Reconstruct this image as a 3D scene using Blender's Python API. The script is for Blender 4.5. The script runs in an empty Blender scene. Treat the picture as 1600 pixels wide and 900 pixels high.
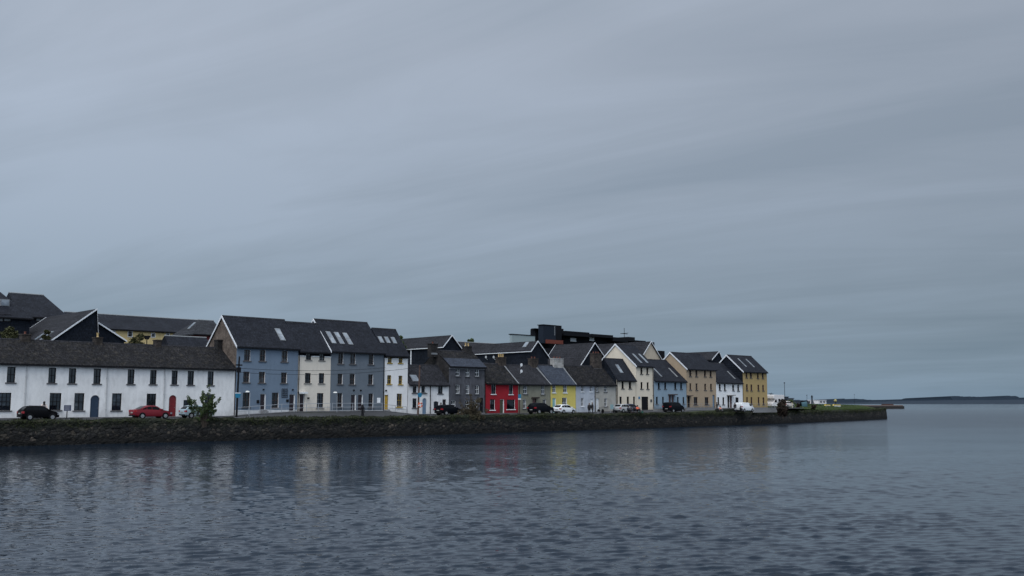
import bpy, math, random
import numpy as np
from mathutils import Vector, Matrix
R = math.radians
random.seed(7)
rng = np.random.default_rng(7)
scene = bpy.context.scene
col = scene.collection

# ------------------------------------------------------------------ camera maths (only used to measure the place off the photo)
FOC = 1556.0; CH = 4.2; HOR = 629.5
PIT = math.atan((HOR - 450) / FOC)
CP, SP = math.cos(PIT), math.sin(PIT)
OX, OY = -52.9, 103.0                                   # street line origin (photo's left edge)
ANG = math.atan2(102.0, 105.4)
TX, TY = math.cos(ANG), math.sin(ANG)                   # along the street
NX, NY = -TY, TX                                        # away from the water

def ray(px, py):
    xv = (px - 800) / FOC; yv = (450 - py) / FOC
    return (xv, CP - yv * SP, SP + yv * CP)
def P(px, py, d=0.0):
    """point of the vertical plane d behind the street line -> (s, z)"""
    r = ray(px, py)
    den = r[0] * NX + r[1] * NY
    t = (d + OX * NX + OY * NY) / den
    X, Y, Z = r[0] * t, r[1] * t, CH + r[2] * t
    return ((X - OX) * TX + (Y - OY) * TY, Z)
def G(px, py, z=0.0):
    r = ray(px, py); t = (z - CH) / r[2]
    X, Y = r[0] * t, r[1] * t
    return ((X - OX) * TX + (Y - OY) * TY, (X - OX) * NX + (Y - OY) * NY)
def wxy(s, d): return (OX + s * TX + d * NX, OY + s * TY + d * NY)
def zat(s, d, py):
    X, Y = wxy(s, d); yv = (450 - py) / FOC
    return CH + Y * (SP + yv * CP) / (CP - yv * SP)
def dat(s, px, z):
    xv = (px - 800) / FOC
    # OX+s TX+d NX = xv*((OY+s TY+d NY)*CP+(z-CH)*SP)
    a = NX - xv * NY * CP
    b = xv * ((OY + s * TY) * CP + (z - CH) * SP) - (OX + s * TX)
    return b / a
def sat(px, d, z=3.5):
    xv = (px - 800) / FOC
    a = TX - xv * TY * CP
    b = xv * ((OY + d * NY) * CP + (z - CH) * SP) - (OX + d * NX)
    return b / a

# ------------------------------------------------------------------ materials
def new_mat(name):
    m = bpy.data.materials.new(name); m.use_nodes = True
    nt = m.node_tree; nt.nodes.clear()
    out = nt.nodes.new('ShaderNodeOutputMaterial')
    b = nt.nodes.new('ShaderNodeBsdfPrincipled')
    nt.links.new(b.outputs[0], out.inputs[0])
    return m, nt, b
def nd(nt, t, **k):
    n = nt.nodes.new(t)
    for a, v in k.items():
        if a in n.inputs.keys(): n.inputs[a].default_value = v
        else: setattr(n, a, v)
    return n
def ramp(nt, fac, stops):
    r = nt.nodes.new('ShaderNodeValToRGB')
    e = r.color_ramp.elements
    while len(e) < len(stops): e.new(0.5)
    for i, (p, c) in enumerate(stops):
        e[i].position = p; e[i].color = (*c, 1) if len(c) == 3 else c
    nt.links.new(fac, r.inputs[0]); return r
def noise(nt, scale, detail=4, rough=0.55, vec=None, mapscale=None, coord='Object'):
    n = nd(nt, 'ShaderNodeTexNoise', Scale=scale, Detail=detail, Roughness=rough)
    tc = nt.nodes.new('ShaderNodeTexCoord')
    src = tc.outputs[coord]
    if mapscale:
        mp = nt.nodes.new('ShaderNodeMapping'); mp.inputs['Scale'].default_value = mapscale
        nt.links.new(src, mp.inputs[0]); src = mp.outputs[0]
    nt.links.new(src, n.inputs['Vector'])
    return n
def mix(nt, fac, a, b, mode='MIX'):
    m = nt.nodes.new('ShaderNodeMix'); m.data_type = 'RGBA'; m.blend_type = mode
    for sock, v in ((m.inputs[0], fac), (m.inputs[6], a), (m.inputs[7], b)):
        if hasattr(v, 'links'): nt.links.new(v, sock)
        elif isinstance(v, (int, float)): sock.default_value = v
        else: sock.default_value = (*v, 1)
    return m.outputs[2]
def bump(nt, b, h, strength, dist):
    bp = nd(nt, 'ShaderNodeBump', Strength=strength, Distance=dist)
    nt.links.new(h, bp.inputs['Height']); nt.links.new(bp.outputs[0], b.inputs['Normal'])

def S(r, g, b):
    """8 bit sRGB -> linear"""
    f = lambda c: ((c / 255 + 0.055) / 1.055) ** 2.4 if c > 10 else c / 255 / 12.92
    return (f(r), f(g), f(b))

_cache = {}
def render_paint(c, dirt=0.35, key=None):
    k = ('paint', c, dirt)
    if k in _cache: return _cache[k]
    m, nt, b = new_mat('painted_render')
    n1 = noise(nt, 0.55, 5, 0.6, mapscale=(1, 1, .35))
    n2 = noise(nt, 1.4, 4, 0.6, mapscale=(1.3, 1.3, .55))
    d1 = tuple(v * (1 - dirt * .5) for v in c); d2 = tuple(min(1, v * 1.07) for v in c)
    r1 = ramp(nt, n1.outputs[0], [(.28, d1), (.58, c), (.8, d2)])
    r2 = ramp(nt, n2.outputs[0], [(.25, (1 - dirt * .55,) * 3), (.55, (1, 1, 1))])
    n3 = noise(nt, 14, 3, .6)
    r3 = ramp(nt, n3.outputs[0], [(.3, (.86,) * 3), (.6, (1, 1, 1))])
    cc = mix(nt, 1.0, r1.outputs[0], r2.outputs[0], 'MULTIPLY')
    cc = mix(nt, 1.0, cc, r3.outputs[0], 'MULTIPLY')
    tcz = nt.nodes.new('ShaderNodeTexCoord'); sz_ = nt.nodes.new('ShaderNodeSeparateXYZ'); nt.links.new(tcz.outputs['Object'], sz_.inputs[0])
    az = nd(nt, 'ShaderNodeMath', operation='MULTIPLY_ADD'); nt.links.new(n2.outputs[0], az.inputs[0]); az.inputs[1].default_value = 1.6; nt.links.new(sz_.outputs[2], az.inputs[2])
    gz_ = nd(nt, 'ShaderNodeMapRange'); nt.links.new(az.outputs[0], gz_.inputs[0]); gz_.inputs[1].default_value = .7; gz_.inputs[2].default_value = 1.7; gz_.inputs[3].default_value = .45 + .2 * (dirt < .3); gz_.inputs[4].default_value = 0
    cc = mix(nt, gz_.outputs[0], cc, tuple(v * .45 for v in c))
    nt.links.new(cc, b.inputs['Base Color'])
    b.inputs['Roughness'].default_value = .9; b.inputs['Specular IOR Level'].default_value = .2
    bump(nt, b, n3.outputs[0], .35, .02)
    _cache[k] = m; return m
def plain(name, c, rough=.6, metal=0, var=.15, spec=.4):
    k = ('plain', name, c, rough)
    if k in _cache: return _cache[k]
    m, nt, b = new_mat(name)
    n = noise(nt, 6, 4)
    r = ramp(nt, n.outputs[0], [(.3, tuple(v * (1 - var) for v in c)), (.7, tuple(min(1, v * (1 + var)) for v in c))])
    nt.links.new(r.outputs[0], b.inputs['Base Color'])
    b.inputs['Roughness'].default_value = rough; b.inputs['Metallic'].default_value = metal
    b.inputs['Specular IOR Level'].default_value = spec
    _cache[k] = m; return m
def slate(name, dark, light, mottled=.5, moss=None, course=.22):
    k = ('slate', name)
    if k in _cache: return _cache[k]
    m, nt, b = new_mat(name)
    tc = nt.nodes.new('ShaderNodeTexCoord')
    # slates: rows climb with height, columns along the street
    sep = nt.nodes.new('ShaderNodeSeparateXYZ'); nt.links.new(tc.outputs['Object'], sep.inputs[0])
    com = nt.nodes.new('ShaderNodeCombineXYZ')
    ad = nd(nt, 'ShaderNodeMath', operation='ADD'); nt.links.new(sep.outputs[0], ad.inputs[0]); nt.links.new(sep.outputs[1], ad.inputs[1])
    nt.links.new(sep.outputs[0], com.inputs[0]); nt.links.new(sep.outputs[2], com.inputs[1])
    br = nd(nt, 'ShaderNodeTexBrick'); br.inputs['Scale'].default_value = 1.0
    br.inputs['Brick Width'].default_value = .34; br.inputs['Row Height'].default_value = course
    br.inputs['Mortar Size'].default_value = .012; br.inputs['Bias'].default_value = -.1
    br.inputs['Color1'].default_value = (.72, .72, .72, 1); br.inputs['Color2'].default_value = (1.15, 1.15, 1.15, 1)
    br.inputs['Mortar'].default_value = (.45, .45, .45, 1)
    nt.links.new(com.outputs[0], br.inputs['Vector'])
    n1 = noise(nt, .5, 6, .65); n2 = noise(nt, 5.5, 5, .7)
    r1 = ramp(nt, n1.outputs[0], [(.3, dark), (.7, light)])
    lo = 1 - mottled
    r2 = ramp(nt, n2.outputs[0], [(.32, (lo, lo, lo)), (.5, (1, 1, 1)), (.68, (1 + mottled,) * 3)])
    cc = mix(nt, 1.0, r1.outputs[0], r2.outputs[0], 'MULTIPLY')
    cc = mix(nt, .85, cc, br.outputs[0], 'MULTIPLY')
    if moss:
        n3 = noise(nt, 1.6, 6, .7)
        r3 = ramp(nt, n3.outputs[0], [(.5, (0, 0, 0)), (.66, (.7, .7, .7))])
        cc = mix(nt, r3.outputs[0], cc, moss)
    nt.links.new(cc, b.inputs['Base Color'])
    n4 = noise(nt, 3.2, 4, .7, mapscale=(2.2, 1, .75)); r4 = ramp(nt, n4.outputs[0], [(.33, (1 - mottled * 1.1,) * 3), (.52, (1, 1, 1)), (.7, (1 + mottled * 1.5,) * 3)])
    cc = mix(nt, 1.0, cc, r4.outputs[0], 'MULTIPLY'); nt.links.new(cc, b.inputs['Base Color'])
    b.inputs['Roughness'].default_value = .8; b.inputs['Specular IOR Level'].default_value = .1
    bump(nt, b, n4.outputs[0], .6, .05)
    _cache[k] = m; return m

SL_NEW = slate('blue_black_slate', (.011, .013, .019), (.019, .022, .030), .3)
SL_OLD = slate('old_mottled_slate', (.0075, .0078, .0095), (.017, .0172, .020), .8, (.034, .031, .027))
SL_MID = slate('weathered_slate', (.015, .016, .020), (.028, .029, .035), .5)
SL_BLUE = slate('pale_blue_slate', (.032, .039, .055), (.046, .055, .074), .2)
SL_CLAD = slate('dark_slate_cladding', (.008, .011, .017), (.015, .019, .028), .35)

BARGE = plain('white_barge_paint', (.62, .64, .67), .5)
WHITEP = plain('white_window_paint', (.66, .67, .68), .45)
DARKP = plain('dark_window_paint', (.008, .007, .009), .6, spec=.15)
YELP = plain('mustard_window_paint', (.30, .20, .035), .5)
BROWNP = plain('brown_window_paint', (.05, .032, .028), .5)
BLACKP = plain('black_pipe_paint', (.007, .007, .009), .6, spec=.15)
LEAD = plain('lead_flashing', (.16, .17, .18), .6)
GREYM = plain('galvanised_steel', (.30, .31, .33), .45, .6)
SILL_D = plain('dark_stone_sill', (.075, .075, .08), .8)
SILL_G = plain('grey_stone_sill', (.2, .19, .18), .8)
CONC = plain('weathered_concrete', (.20, .20, .205), .9, var=.35)
POT_T = plain('terracotta_pot', (.13, .045, .03), .8)
POT_Y = plain('buff_chimney_pot', (.42, .30, .14), .8)
RUBBER = plain('tyre_rubber', (.005, .005, .006), .9, spec=.1)
CARGLASS = plain('car_glass', (.004, .005, .007), .12, spec=.1)
CHROME = plain('alloy_rim', (.22, .225, .235), .45, .2)
REDLENS = plain('red_lamp_lens', (.30, .015, .02), .2)
CLEARLENS = plain('headlamp_lens', (.22, .23, .25), .2)
SKIN = plain('skin', (.20, .135, .11), .7)

def glass_mat(name, c, curtain=None):
    m, nt, b = new_mat(name)
    n = noise(nt, .8, 3)
    cur = curtain or tuple(v * 1.6 for v in c)
    r = ramp(nt, n.outputs[0], [(.45, c), (.62, cur)])
    nt.links.new(r.outputs[0], b.inputs['Base Color'])
    b.inputs['Roughness'].default_value = .08; b.inputs['IOR'].default_value = 1.5
    n2 = noise(nt, 1.3, 2); bump(nt, b, n2.outputs[0], .15, .03)
    return m
GLASS = [glass_mat('window_glass_dark', (.004, .005, .008)), glass_mat('window_glass_blind', (.010, .013, .02), (.055, .065, .08)),
         glass_mat('window_glass_curtain', (.01, .012, .016), (.12, .13, .14))]
SKYGLASS = glass_mat('rooflight_glass', (.13, .155, .185), (.23, .265, .30)); SKYGLASS.node_tree.nodes['Principled BSDF'].inputs['Roughness'].default_value = .25

def rough_masonry(name, c1, c2, scale=2.0, mortar=.35, bstr=.8):
    k = ('mas', name)
    if k in _cache: return _cache[k]
    m, nt, b = new_mat(name)
    tc = nt.nodes.new('ShaderNodeTexCoord'); mp = nt.nodes.new('ShaderNodeMapping'); mp.inputs['Scale'].default_value = (1, 1, 1.6)
    nt.links.new(tc.outputs['Object'], mp.inputs[0])
    v = nd(nt, 'ShaderNodeTexVoronoi', Scale=scale); nt.links.new(mp.outputs[0], v.inputs['Vector'])
    v2 = nd(nt, 'ShaderNodeTexVoronoi', Scale=scale); v2.feature = 'DISTANCE_TO_EDGE'; nt.links.new(mp.outputs[0], v2.inputs['Vector'])
    sp = nt.nodes.new('ShaderNodeSeparateColor'); nt.links.new(v.outputs['Color'], sp.inputs[0])
    r = ramp(nt, sp.outputs[0], [(0, c1), (1, c2)])
    r2 = ramp(nt, v2.outputs['Distance'], [(0, (mortar,) * 3), (.09, (1, 1, 1))])
    cc = mix(nt, 1.0, r.outputs[0], r2.outputs[0], 'MULTIPLY')
    n = noise(nt, 1.2, 5, .65); r3 = ramp(nt, n.outputs[0], [(.3, (.5, .5, .5)), (.65, (1.15, 1.15, 1.15))])
    cc = mix(nt, 1.0, cc, r3.outputs[0], 'MULTIPLY')
    nt.links.new(cc, b.inputs['Base Color']); b.inputs['Roughness'].default_value = .92; b.inputs['Specular IOR Level'].default_value = .2
    bump(nt, b, r2.outputs[0], bstr, .05)
    _cache[k] = m; return m
BRICKG = rough_masonry('brown_gable_block', (.11, .085, .07), (.155, .125, .105), 4, .8, .3)
STONED = rough_masonry('dark_gable_stone', (.022, .021, .022), (.04, .037, .036), 2.5, .6)
STONEC = rough_masonry('chimney_stone', (.04, .034, .03), (.075, .062, .055), 3, .6)
STONEP = rough_masonry('pale_chimney_render', (.30, .29, .28), (.40, .39, .37), 3, .9, .2)

# ------------------------------------------------------------------ mesh builder in street coordinates (s, d, z)
ORG = {}
class MB:
    def __init__(s): s.v = []; s.f = []; s.m = []
    def face(s, pts, m=0):
        i = len(s.v); s.v += [tuple(p) for p in pts]; s.f.append(tuple(range(i, i + len(pts)))); s.m.append(m)
    def box(s, a, b, c, d, e, f, m=0):
        """s a..b, d c..d, z e..f"""
        i = len(s.v)
        s.v += [(a, c, e), (b, c, e), (b, d, e), (a, d, e), (a, c, f), (b, c, f), (b, d, f), (a, d, f)]
        for q in ((0, 3, 2, 1), (4, 5, 6, 7), (0, 1, 5, 4), (1, 2, 6, 5), (2, 3, 7, 6), (3, 0, 4, 7)):
            s.f.append(tuple(i + k for k in q)); s.m.append(m)
    def prism(s, poly, a, b, m=0, axis='s', capm=None):
        """poly of (d,z) extruded along s a..b (axis 's'), or poly of (s,z) extruded along d (axis 'd')"""
        mk = (lambda u, w, t: (t, u, w)) if axis == 's' else (lambda u, w, t: (u, t, w))
        n = len(poly); i = len(s.v)
        s.v += [mk(u, w, a) for u, w in poly] + [mk(u, w, b) for u, w in poly]
        for k in range(n):
            s.f.append((i + k, i + (k + 1) % n, i + n + (k + 1) % n, i + n + k)); s.m.append(m)
        cm = m if capm is None else capm
        s.f.append(tuple(i + k for k in reversed(range(n)))); s.m.append(cm)
        s.f.append(tuple(i + n + k for k in range(n))); s.m.append(cm)
    def tube(s, p, q, r, n=8, r2=None, m=0):
        p = Vector(p); q = Vector(q); r2 = r if r2 is None else r2
        ax = (q - p).normalized(); u = ax.orthogonal().normalized(); w = ax.cross(u); i = len(s.v)
        for c, rr in ((p, r), (q, r2)):
            for k in range(n):
                a = 2 * math.pi * k / n; s.v.append(tuple(c + (u * math.cos(a) + w * math.sin(a)) * rr))
        for k in range(n):
            s.f.append((i + k, i + (k + 1) % n, i + n + (k + 1) % n, i + n + k)); s.m.append(m)
        s.f.append(tuple(i + k for k in reversed(range(n)))); s.m.append(m)
        s.f.append(tuple(i + n + k for k in range(n))); s.m.append(m)
    def lathe(s, c, prof, n=16, m=0, axis='z'):
        i = len(s.v)
        for (r, h) in prof:
            for k in range(n):
                a = 2 * math.pi * k / n
                if axis == 'z': s.v.append((c[0] + r * math.cos(a), c[1] + r * math.sin(a), c[2] + h))
                else: s.v.append((c[0] + r * math.cos(a), c[1] + h, c[2] + r * math.sin(a)))
        for j in range(len(prof) - 1):
            for k in range(n):
                s.f.append((i + j * n + k, i + j * n + (k + 1) % n, i + (j + 1) * n + (k + 1) % n, i + (j + 1) * n + k)); s.m.append(m)
        s.f.append(tuple(i + k for k in reversed(range(n)))); s.m.append(m)
        s.f.append(tuple(i + (len(prof) - 1) * n + k for k in range(n))); s.m.append(m)
    def build(s, name, mats, parent=None, org=None, smooth=False, bevel=0):
        if not isinstance(mats, (list, tuple)): mats = [mats]
        top = parent
        while top is not None and top.parent is not None: top = top.parent
        o3 = org or (ORG.get(top.name, (0, 0, 0)) if top else (0, 0, 0))
        me = bpy.data.meshes.new(name)
        me.from_pydata([(a - o3[0], b - o3[1], c - o3[2]) for a, b, c in s.v], [], s.f)
        for mm in mats: me.materials.append(mm)
        me.polygons.foreach_set('material_index', s.m)
        if smooth: me.polygons.foreach_set('use_smooth', [True] * len(s.f))
        me.update()
        o = bpy.data.objects.new(name, me); col.objects.link(o)
        if parent: o.parent = parent
        else:
            x, y = wxy(o3[0], o3[1]); o.location = (x, y, o3[2]); o.rotation_euler = (0, 0, ANG); ORG[o.name] = o3
        if bevel:
            bv = o.modifiers.new('bevel', 'BEVEL'); bv.width = bevel; bv.segments = 1
        return o
def tag(o, label=None, cat=None, group=None, kind=None):
    if label: o['label'] = label
    if cat: o['category'] = cat
    if group: o['group'] = group
    if kind: o['kind'] = kind
    return o
def thing(name, label, cat, s=0, d=0, z=0, rz=0, group=None):
    e = bpy.data.objects.new(name, None); col.objects.link(e); e.empty_display_size = .3
    x, y = wxy(s, d); e.location = (x, y, z); e.rotation_euler = (0, 0, ANG + rz)
    ORG[e.name] = (s, d, z)
    return tag(e, label, cat, group)

# ------------------------------------------------------------------ ground heights
_rp = [(-60, 2.5), (366, 2.5), (372, 2.62), (440, 2.92), (480, 3.0), (595, 3.0), (640, 2.5), (900, 2.53), (960, 2.68), (1020, 2.86), (1072, 3.05), (1400, 3.05)]
RS = [sat(p, 0) for p, _ in _rp]; RZ = [z for _, z in _rp]
ROADZ = 2.45
def facez(s): return float(np.interp(s, RS, RZ))
def landz(s, d):
    zf = facez(s)
    return ROADZ + (zf - ROADZ) * min(1, max(0, (d + 5.0) / 3.2))

# ------------------------------------------------------------------ windows, doors, houses
def window(root, s0, s1, z0, z1, frame=DARKP, style='sash', sillm=SILL_D, dep=.14, fw=.07, arched=False, sill=True, bars=True):
    m = MB(); d0 = dep - .05; d1 = dep + .03
    m.box(s0, s0 + fw, d0, d1, z0, z1); m.box(s1 - fw, s1, d0, d1, z0, z1)
    m.box(s0 + fw, s1 - fw, d0, d1, z1 - fw, z1); m.box(s0 + fw, s1 - fw, d0, d1, z0, z0 + fw)
    zm = (z0 + z1) / 2; t = .03
    if style in ('sash', 'grid', 'cross'):
        m.box(s0 + fw, s1 - fw, d0 - .01, d1 - .01, zm - t, zm + t)
    if style == 'top': m.box(s0 + fw, s1 - fw, d0, d1 - .01, z0 + (z1 - z0) * .68 - t, z0 + (z1 - z0) * .68 + t)
    if style in ('grid', 'cross') or (style == 'sash' and bars):
        n = 2 if style != 'grid' else max(2, round((s1 - s0) / .42))
        for k in range(1, n):
            x = s0 + (s1 - s0) * k / n
            m.box(x - .017, x + .017, d0 + .012, d1 - .012, z0 + fw, z1 - fw)
    if style == 'grid':
        for q in (.25, .75):
            z = z0 + (z1 - z0) * q; m.box(s0 + fw, s1 - fw, d0 + .015, d1 - .015, z - .014, z + .014)
    o = m.build('window', frame, root)
    g = MB(); g.box(s0 + .01, s1 - .01, dep + .035, dep + .05, z0 + .01, z1 - .01)
    g.build('pane', random.choices(GLASS, [5, 3, 2])[0], o)
    if sill:
        k = MB(); k.box(s0 - .14, s1 + .14, -.10, dep - .06, z0 - .13, z0 - .004); k.build('sill', sillm, o)
    return o
def door(root, s0, s1, z0, z1, cmat, frame=WHITEP, arched=False, dep=.2, light=True):
    m = MB()
    r = (s1 - s0) / 2; c = (s0 + s1) / 2
    if arched:
        zs = z1 - r
        poly = [(s0 + .01, z0), (s1 - .01, z0)] + [(c + (r - .01) * math.cos(a), zs + (r - .01) * math.sin(a)) for a in [math.pi * k / 12 for k in range(13)]]
        m.prism(poly, dep - .06, dep, axis='d')
    else:
        m.box(s0 + .07, s1 - .07, dep - .05, dep, z0, z1 - .06)
    # raised panels
    w = s1 - s0
    for (a, b) in ((.14, .44), (.56, .86)):
        for (e, f) in ((.08, .42), (.5, .8)):
            m.box(s0 + w * a, s0 + w * b, dep - .08, dep - .06, z0 + (z1 - z0) * e, z0 + (z1 - z0) * f)
    o = m.build('door', cmat, root)
    h = MB(); h.box(s1 - .2, s1 - .14, dep - .12, dep - .08, z0 + 1.0, z0 + 1.06); h.build('handle', CHROME, o)
    if not arched:
        f = MB(); f.box(s0, s0 + .07, dep - .1, dep + .02, z0, z1); f.box(s1 - .07, s1, dep - .1, dep + .02, z0, z1); f.box(s0 + .07, s1 - .07, dep - .1, dep + .02, z1 - .06, z1)
        f.build('frame', frame, o)
    return o

def wallfront(m, s0, s1, z0, z1, holes, dep=.22, revm=1):
    """front wall at d=0 with real openings and reveals"""
    ss = sorted({s0, s1, *[min(max(h[0], s0), s1) for h in holes], *[min(max(h[1], s0), s1) for h in holes]})
    zs = sorted({z0, z1, *[min(max(h[2], z0), z1) for h in holes], *[min(max(h[3], z0), z1) for h in holes]})
    for i in range(len(ss) - 1):
        for j in range(len(zs) - 1):
            a, b, c, d = ss[i], ss[i + 1], zs[j], zs[j + 1]
            if b - a < 1e-5 or d - c < 1e-5: continue
            cs, cz = (a + b) / 2, (c + d) / 2
            if any(h[0] < cs < h[1] and h[2] < cz < h[3] for h in holes): continue
            m.face([(a, 0, c), (b, 0, c), (b, 0, d), (a, 0, d)], 0)
    for h in holes:
        a, b, c, d = max(h[0], s0), min(h[1], s1), h[2], min(h[3], z1); arch = len(h) > 4 and h[4]
        m.face([(a, 0, c), (a, 0, d), (a, dep, d), (a, dep, c)], revm); m.face([(b, 0, c), (b, dep, c), (b, dep, d), (b, 0, d)], revm)
        m.face([(a, 0, c), (a, dep, c), (b, dep, c), (b, 0, c)], revm)
        if h[3] <= z1: m.face([(a, 0, d), (b, 0, d), (b, dep, d), (a, dep, d)], revm)
        m.face([(a, dep, c), (b, dep, c), (b, dep, d), (a, dep, d)], 0)
        if arch:
            r = (b - a) / 2; x = (a + b) / 2; zc = d - r * arch; n = 8
            for k in range(n):
                for sg in (-1, 1):
                    a0 = math.pi / 2 * k / n; a1 = math.pi / 2 * (k + 1) / n
                    p0 = (x + sg * r * math.sin(a0), zc + r * arch * math.cos(a0)); p1 = (x + sg * r * math.sin(a1), zc + r * arch * math.cos(a1))
                    m.face([(p0[0], 0, p0[1]), (p1[0], 0, p1[1]), (p1[0], 0, d), (p0[0], 0, d)], 0)
                    m.face([(p0[0], 0, p0[1]), (p1[0], 0, p1[1]), (p1[0], dep - .05, p1[1]), (p0[0], dep - .05, p0[1])], revm)

def slope_pt(H, px, py):
    """where the sight line meets the front roof slope of house H -> (s, d, z)"""
    r = ray(px, py); k = (H['zr'] - H['ze']) / H['hd']
    # z = ze + k*d ;  d = (r.x t - OX)NX + (r.y t - OY)NY
    a = r[0] * NX + r[1] * NY; c = -(OX * NX + OY * NY)
    # CH + r2 t = ze + k (a t + c)
    t = (H['ze'] + k * c - CH) / (r[2] - k * a)
    X, Y = r[0] * t, r[1] * t
    return ((X - OX) * TX + (Y - OY) * TY, (X - OX) * NX + (Y - OY) * NY, CH + r[2] * t)

def house(label, x0, x1, ye, ridge, wall, roofm=SL_NEW, wins=(), doors=(), base=None, frame=DARKP, sillm=SILL_D, reveal=None,
          gableL=None, gableR=None, bargeL=False, bargeR=False, cap=None, plinth=None, chims=(), sky=(), pipes=(), xb=None,
          dirt=.35, cat='house', group=None, freeR=False, name='terraced_house', ridge_at='L', fascia=BLACKP, side=None, like=None, wdep=.14, pipem=None, flash=False):
    s0, ze = P(x0, ye, 0); s1 = sat(x1, 0, ze)
    s0 += .004; s1 -= .004
    # ridge depth & height from where the ridge end shows
    sr = s0 if ridge_at == 'L' else s1
    zr = ze + 2.5; hd = 3.6
    for _ in range(6):
        hd = dat(sr, ridge[0], zr); zr = zat(sr, hd, ridge[1])
    if like: ze, zr, hd = like['ze'], like['zr'], like['hd']
    sm = (s0 + s1) / 2
    zb = facez(sm) - .03 if base is None else base
    root = thing(name, label, cat, (s0 + s1) / 2, 0, zb, group=group)
    H = dict(s0=s0, s1=s1, ze=ze, zr=zr, hd=hd, zb=zb, root=root)
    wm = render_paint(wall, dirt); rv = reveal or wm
    ztop = zat(s0, 0, cap) if cap else ze - .02
    holes = []; todo = []
    for w in wins:
        (a, b, c, d), o = w[:4], (w[4] if len(w) > 4 else {})
        za = zat(sat(a, 0, 5), 0, d); zt = zat(sat(a, 0, 5), 0, b)
        sa, sb = sat(a, 0, (za + zt) / 2), sat(c, 0, (za + zt) / 2)
        holes.append((sa, sb, za, zt, o.get('arch', 0))); todo.append(('w', sa, sb, za, zt, o))
    for w in doors:
        (a, b, c, d), o = w[:4], w[4]
        za = zat(sat(a, 0, 4), 0, d); zt = zat(sat(a, 0, 4), 0, b)
        sa, sb = sat(a, 0, (za + zt) / 2), sat(c, 0, (za + zt) / 2)
        sa = max(sa, s0 + .1); sb = min(sb, s1 - .1)
        holes.append((sa, sb, za, zt, o.get('arch', 0))); todo.append(('d', sa, sb, za, zt, o))
    m = MB(); zlow = zb - .8
    wallfront(m, s0, s1, zlow, ztop, [h for h in holes], dep=.22 if wdep < .2 else .29)
    e = .03
    for (sx, mi, flip) in ((s0, 2, 1), (s1, 3, -1)):
        pts = [(sx, 0, zlow), (sx, 0, ztop), (sx, hd, zr - e), (sx, 2 * hd, ze - e), (sx, 2 * hd, zlow)]
        if cap: pts = [(sx, 0, zlow), (sx, 0, ztop), (sx, .25, ztop), (sx, .25, ze), (sx, hd, zr - e), (sx, 2 * hd, ze - e), (sx, 2 * hd, zlow)]
        m.face(pts[::flip], mi)
    m.face([(s0, 2 * hd, zlow), (s0, 2 * hd, ze), (s1, 2 * hd, ze), (s1, 2 * hd, zlow)], 0)
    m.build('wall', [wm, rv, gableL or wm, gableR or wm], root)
    for t in todo:
        k, sa, sb, za, zt, o = t
        if k == 'w':
            window(root, sa, sb, za, zt, o.get('frame', frame), o.get('style', 'sash'), o.get('sillm', sillm), sill=o.get('sill', True), dep=wdep)
        else:
            door(root, sa, sb, za, zt, o['m'], o.get('frame', WHITEP), arched=bool(o.get('arch')), dep=o.get('dep', max(.2, wdep)))
            st = MB(); zg = landz((sa + sb) / 2, -.2)
            if za - zg > .1:
                n = max(1, round((za - zg) / .18))
                for q in range(n):
                    hh = (za - zg) * (n - q) / n
                    st.box(sa - .1, sb + .1, -.3 * (q + 1) - .02, -.3 * q - .02 - .0, zg - .2, zg + hh - .01)
                st.build('doorstep', CONC, root)
    if cap:
        c = MB(); c.box(s0, s1, .18, .24, ztop - .3, ze + .05); c.build('clad_band', SL_CLAD, root)
        c = MB(); segs = [s0]
        for h in sorted(h for h in holes if h[3] > ztop): segs += [h[0] - .05, h[1] + .05]
        segs.append(s1)
        for i in range(0, len(segs), 2):
            if segs[i + 1] - segs[i] > .05: c.box(segs[i], segs[i + 1], -.08, .17, ztop + .003, ztop + .12)
        c.build('coping', WHITEP if cap else CONC, root)
    if plinth:
        c = MB(); zp = zat(s0, 0, plinth); ds = sorted([h for h in holes if h[2] < zp + .05])
        a = s0 + .01
        for h in ds: 
            if h[0] - a > .02: c.box(a, h[0] - .01, -.05, -.003, zlow, zp)
            a = h[1] + .01
        if s1 - a > .02: c.box(a, s1 - .01, -.05, -.003, zlow, zp)
        c.build('plinth', render_paint((.66, .67, .68), .3), root)
    # roof
    k = (zr - ze) / hd; ov = .28; th = .16
    ra = s0 - (.14 if bargeL else 0); rb = s1 + (.14 if (bargeR or freeR) else 0)
    poly = [(-ov, ze - k * ov), (hd, zr), (2 * hd + ov, ze - k * ov), (2 * hd + ov, ze - k * ov + th), (hd, zr + th), (-ov, ze - k * ov + th)]
    m = MB(); m.prism(poly, ra, rb); roof = m.build('roof', roofm, root)
    if flash:
        m = MB(); m.prism([(-ov, ze - k * ov + th + .003), (hd, zr + th + .003), (hd, zr + th + .05), (-ov, ze - k * ov + th + .05)], rb - .2, rb + .02); m.build('flashing', LEAD, roof)
    m = MB(); m.prism([(hd - .16, zr + th - .16 * k + .03), (hd, zr + th + .06), (hd + .16, zr + th - .16 * k + .03)], ra, rb); m.build('ridge_tiles', SL_MID, roof)
    g = MB(); g.box(s0 + .01, s1 - .01, -ov - .12, -ov - .003, ze - k * ov - .05, ze - k * ov + .07); g.build('gutter', fascia, root)
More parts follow.
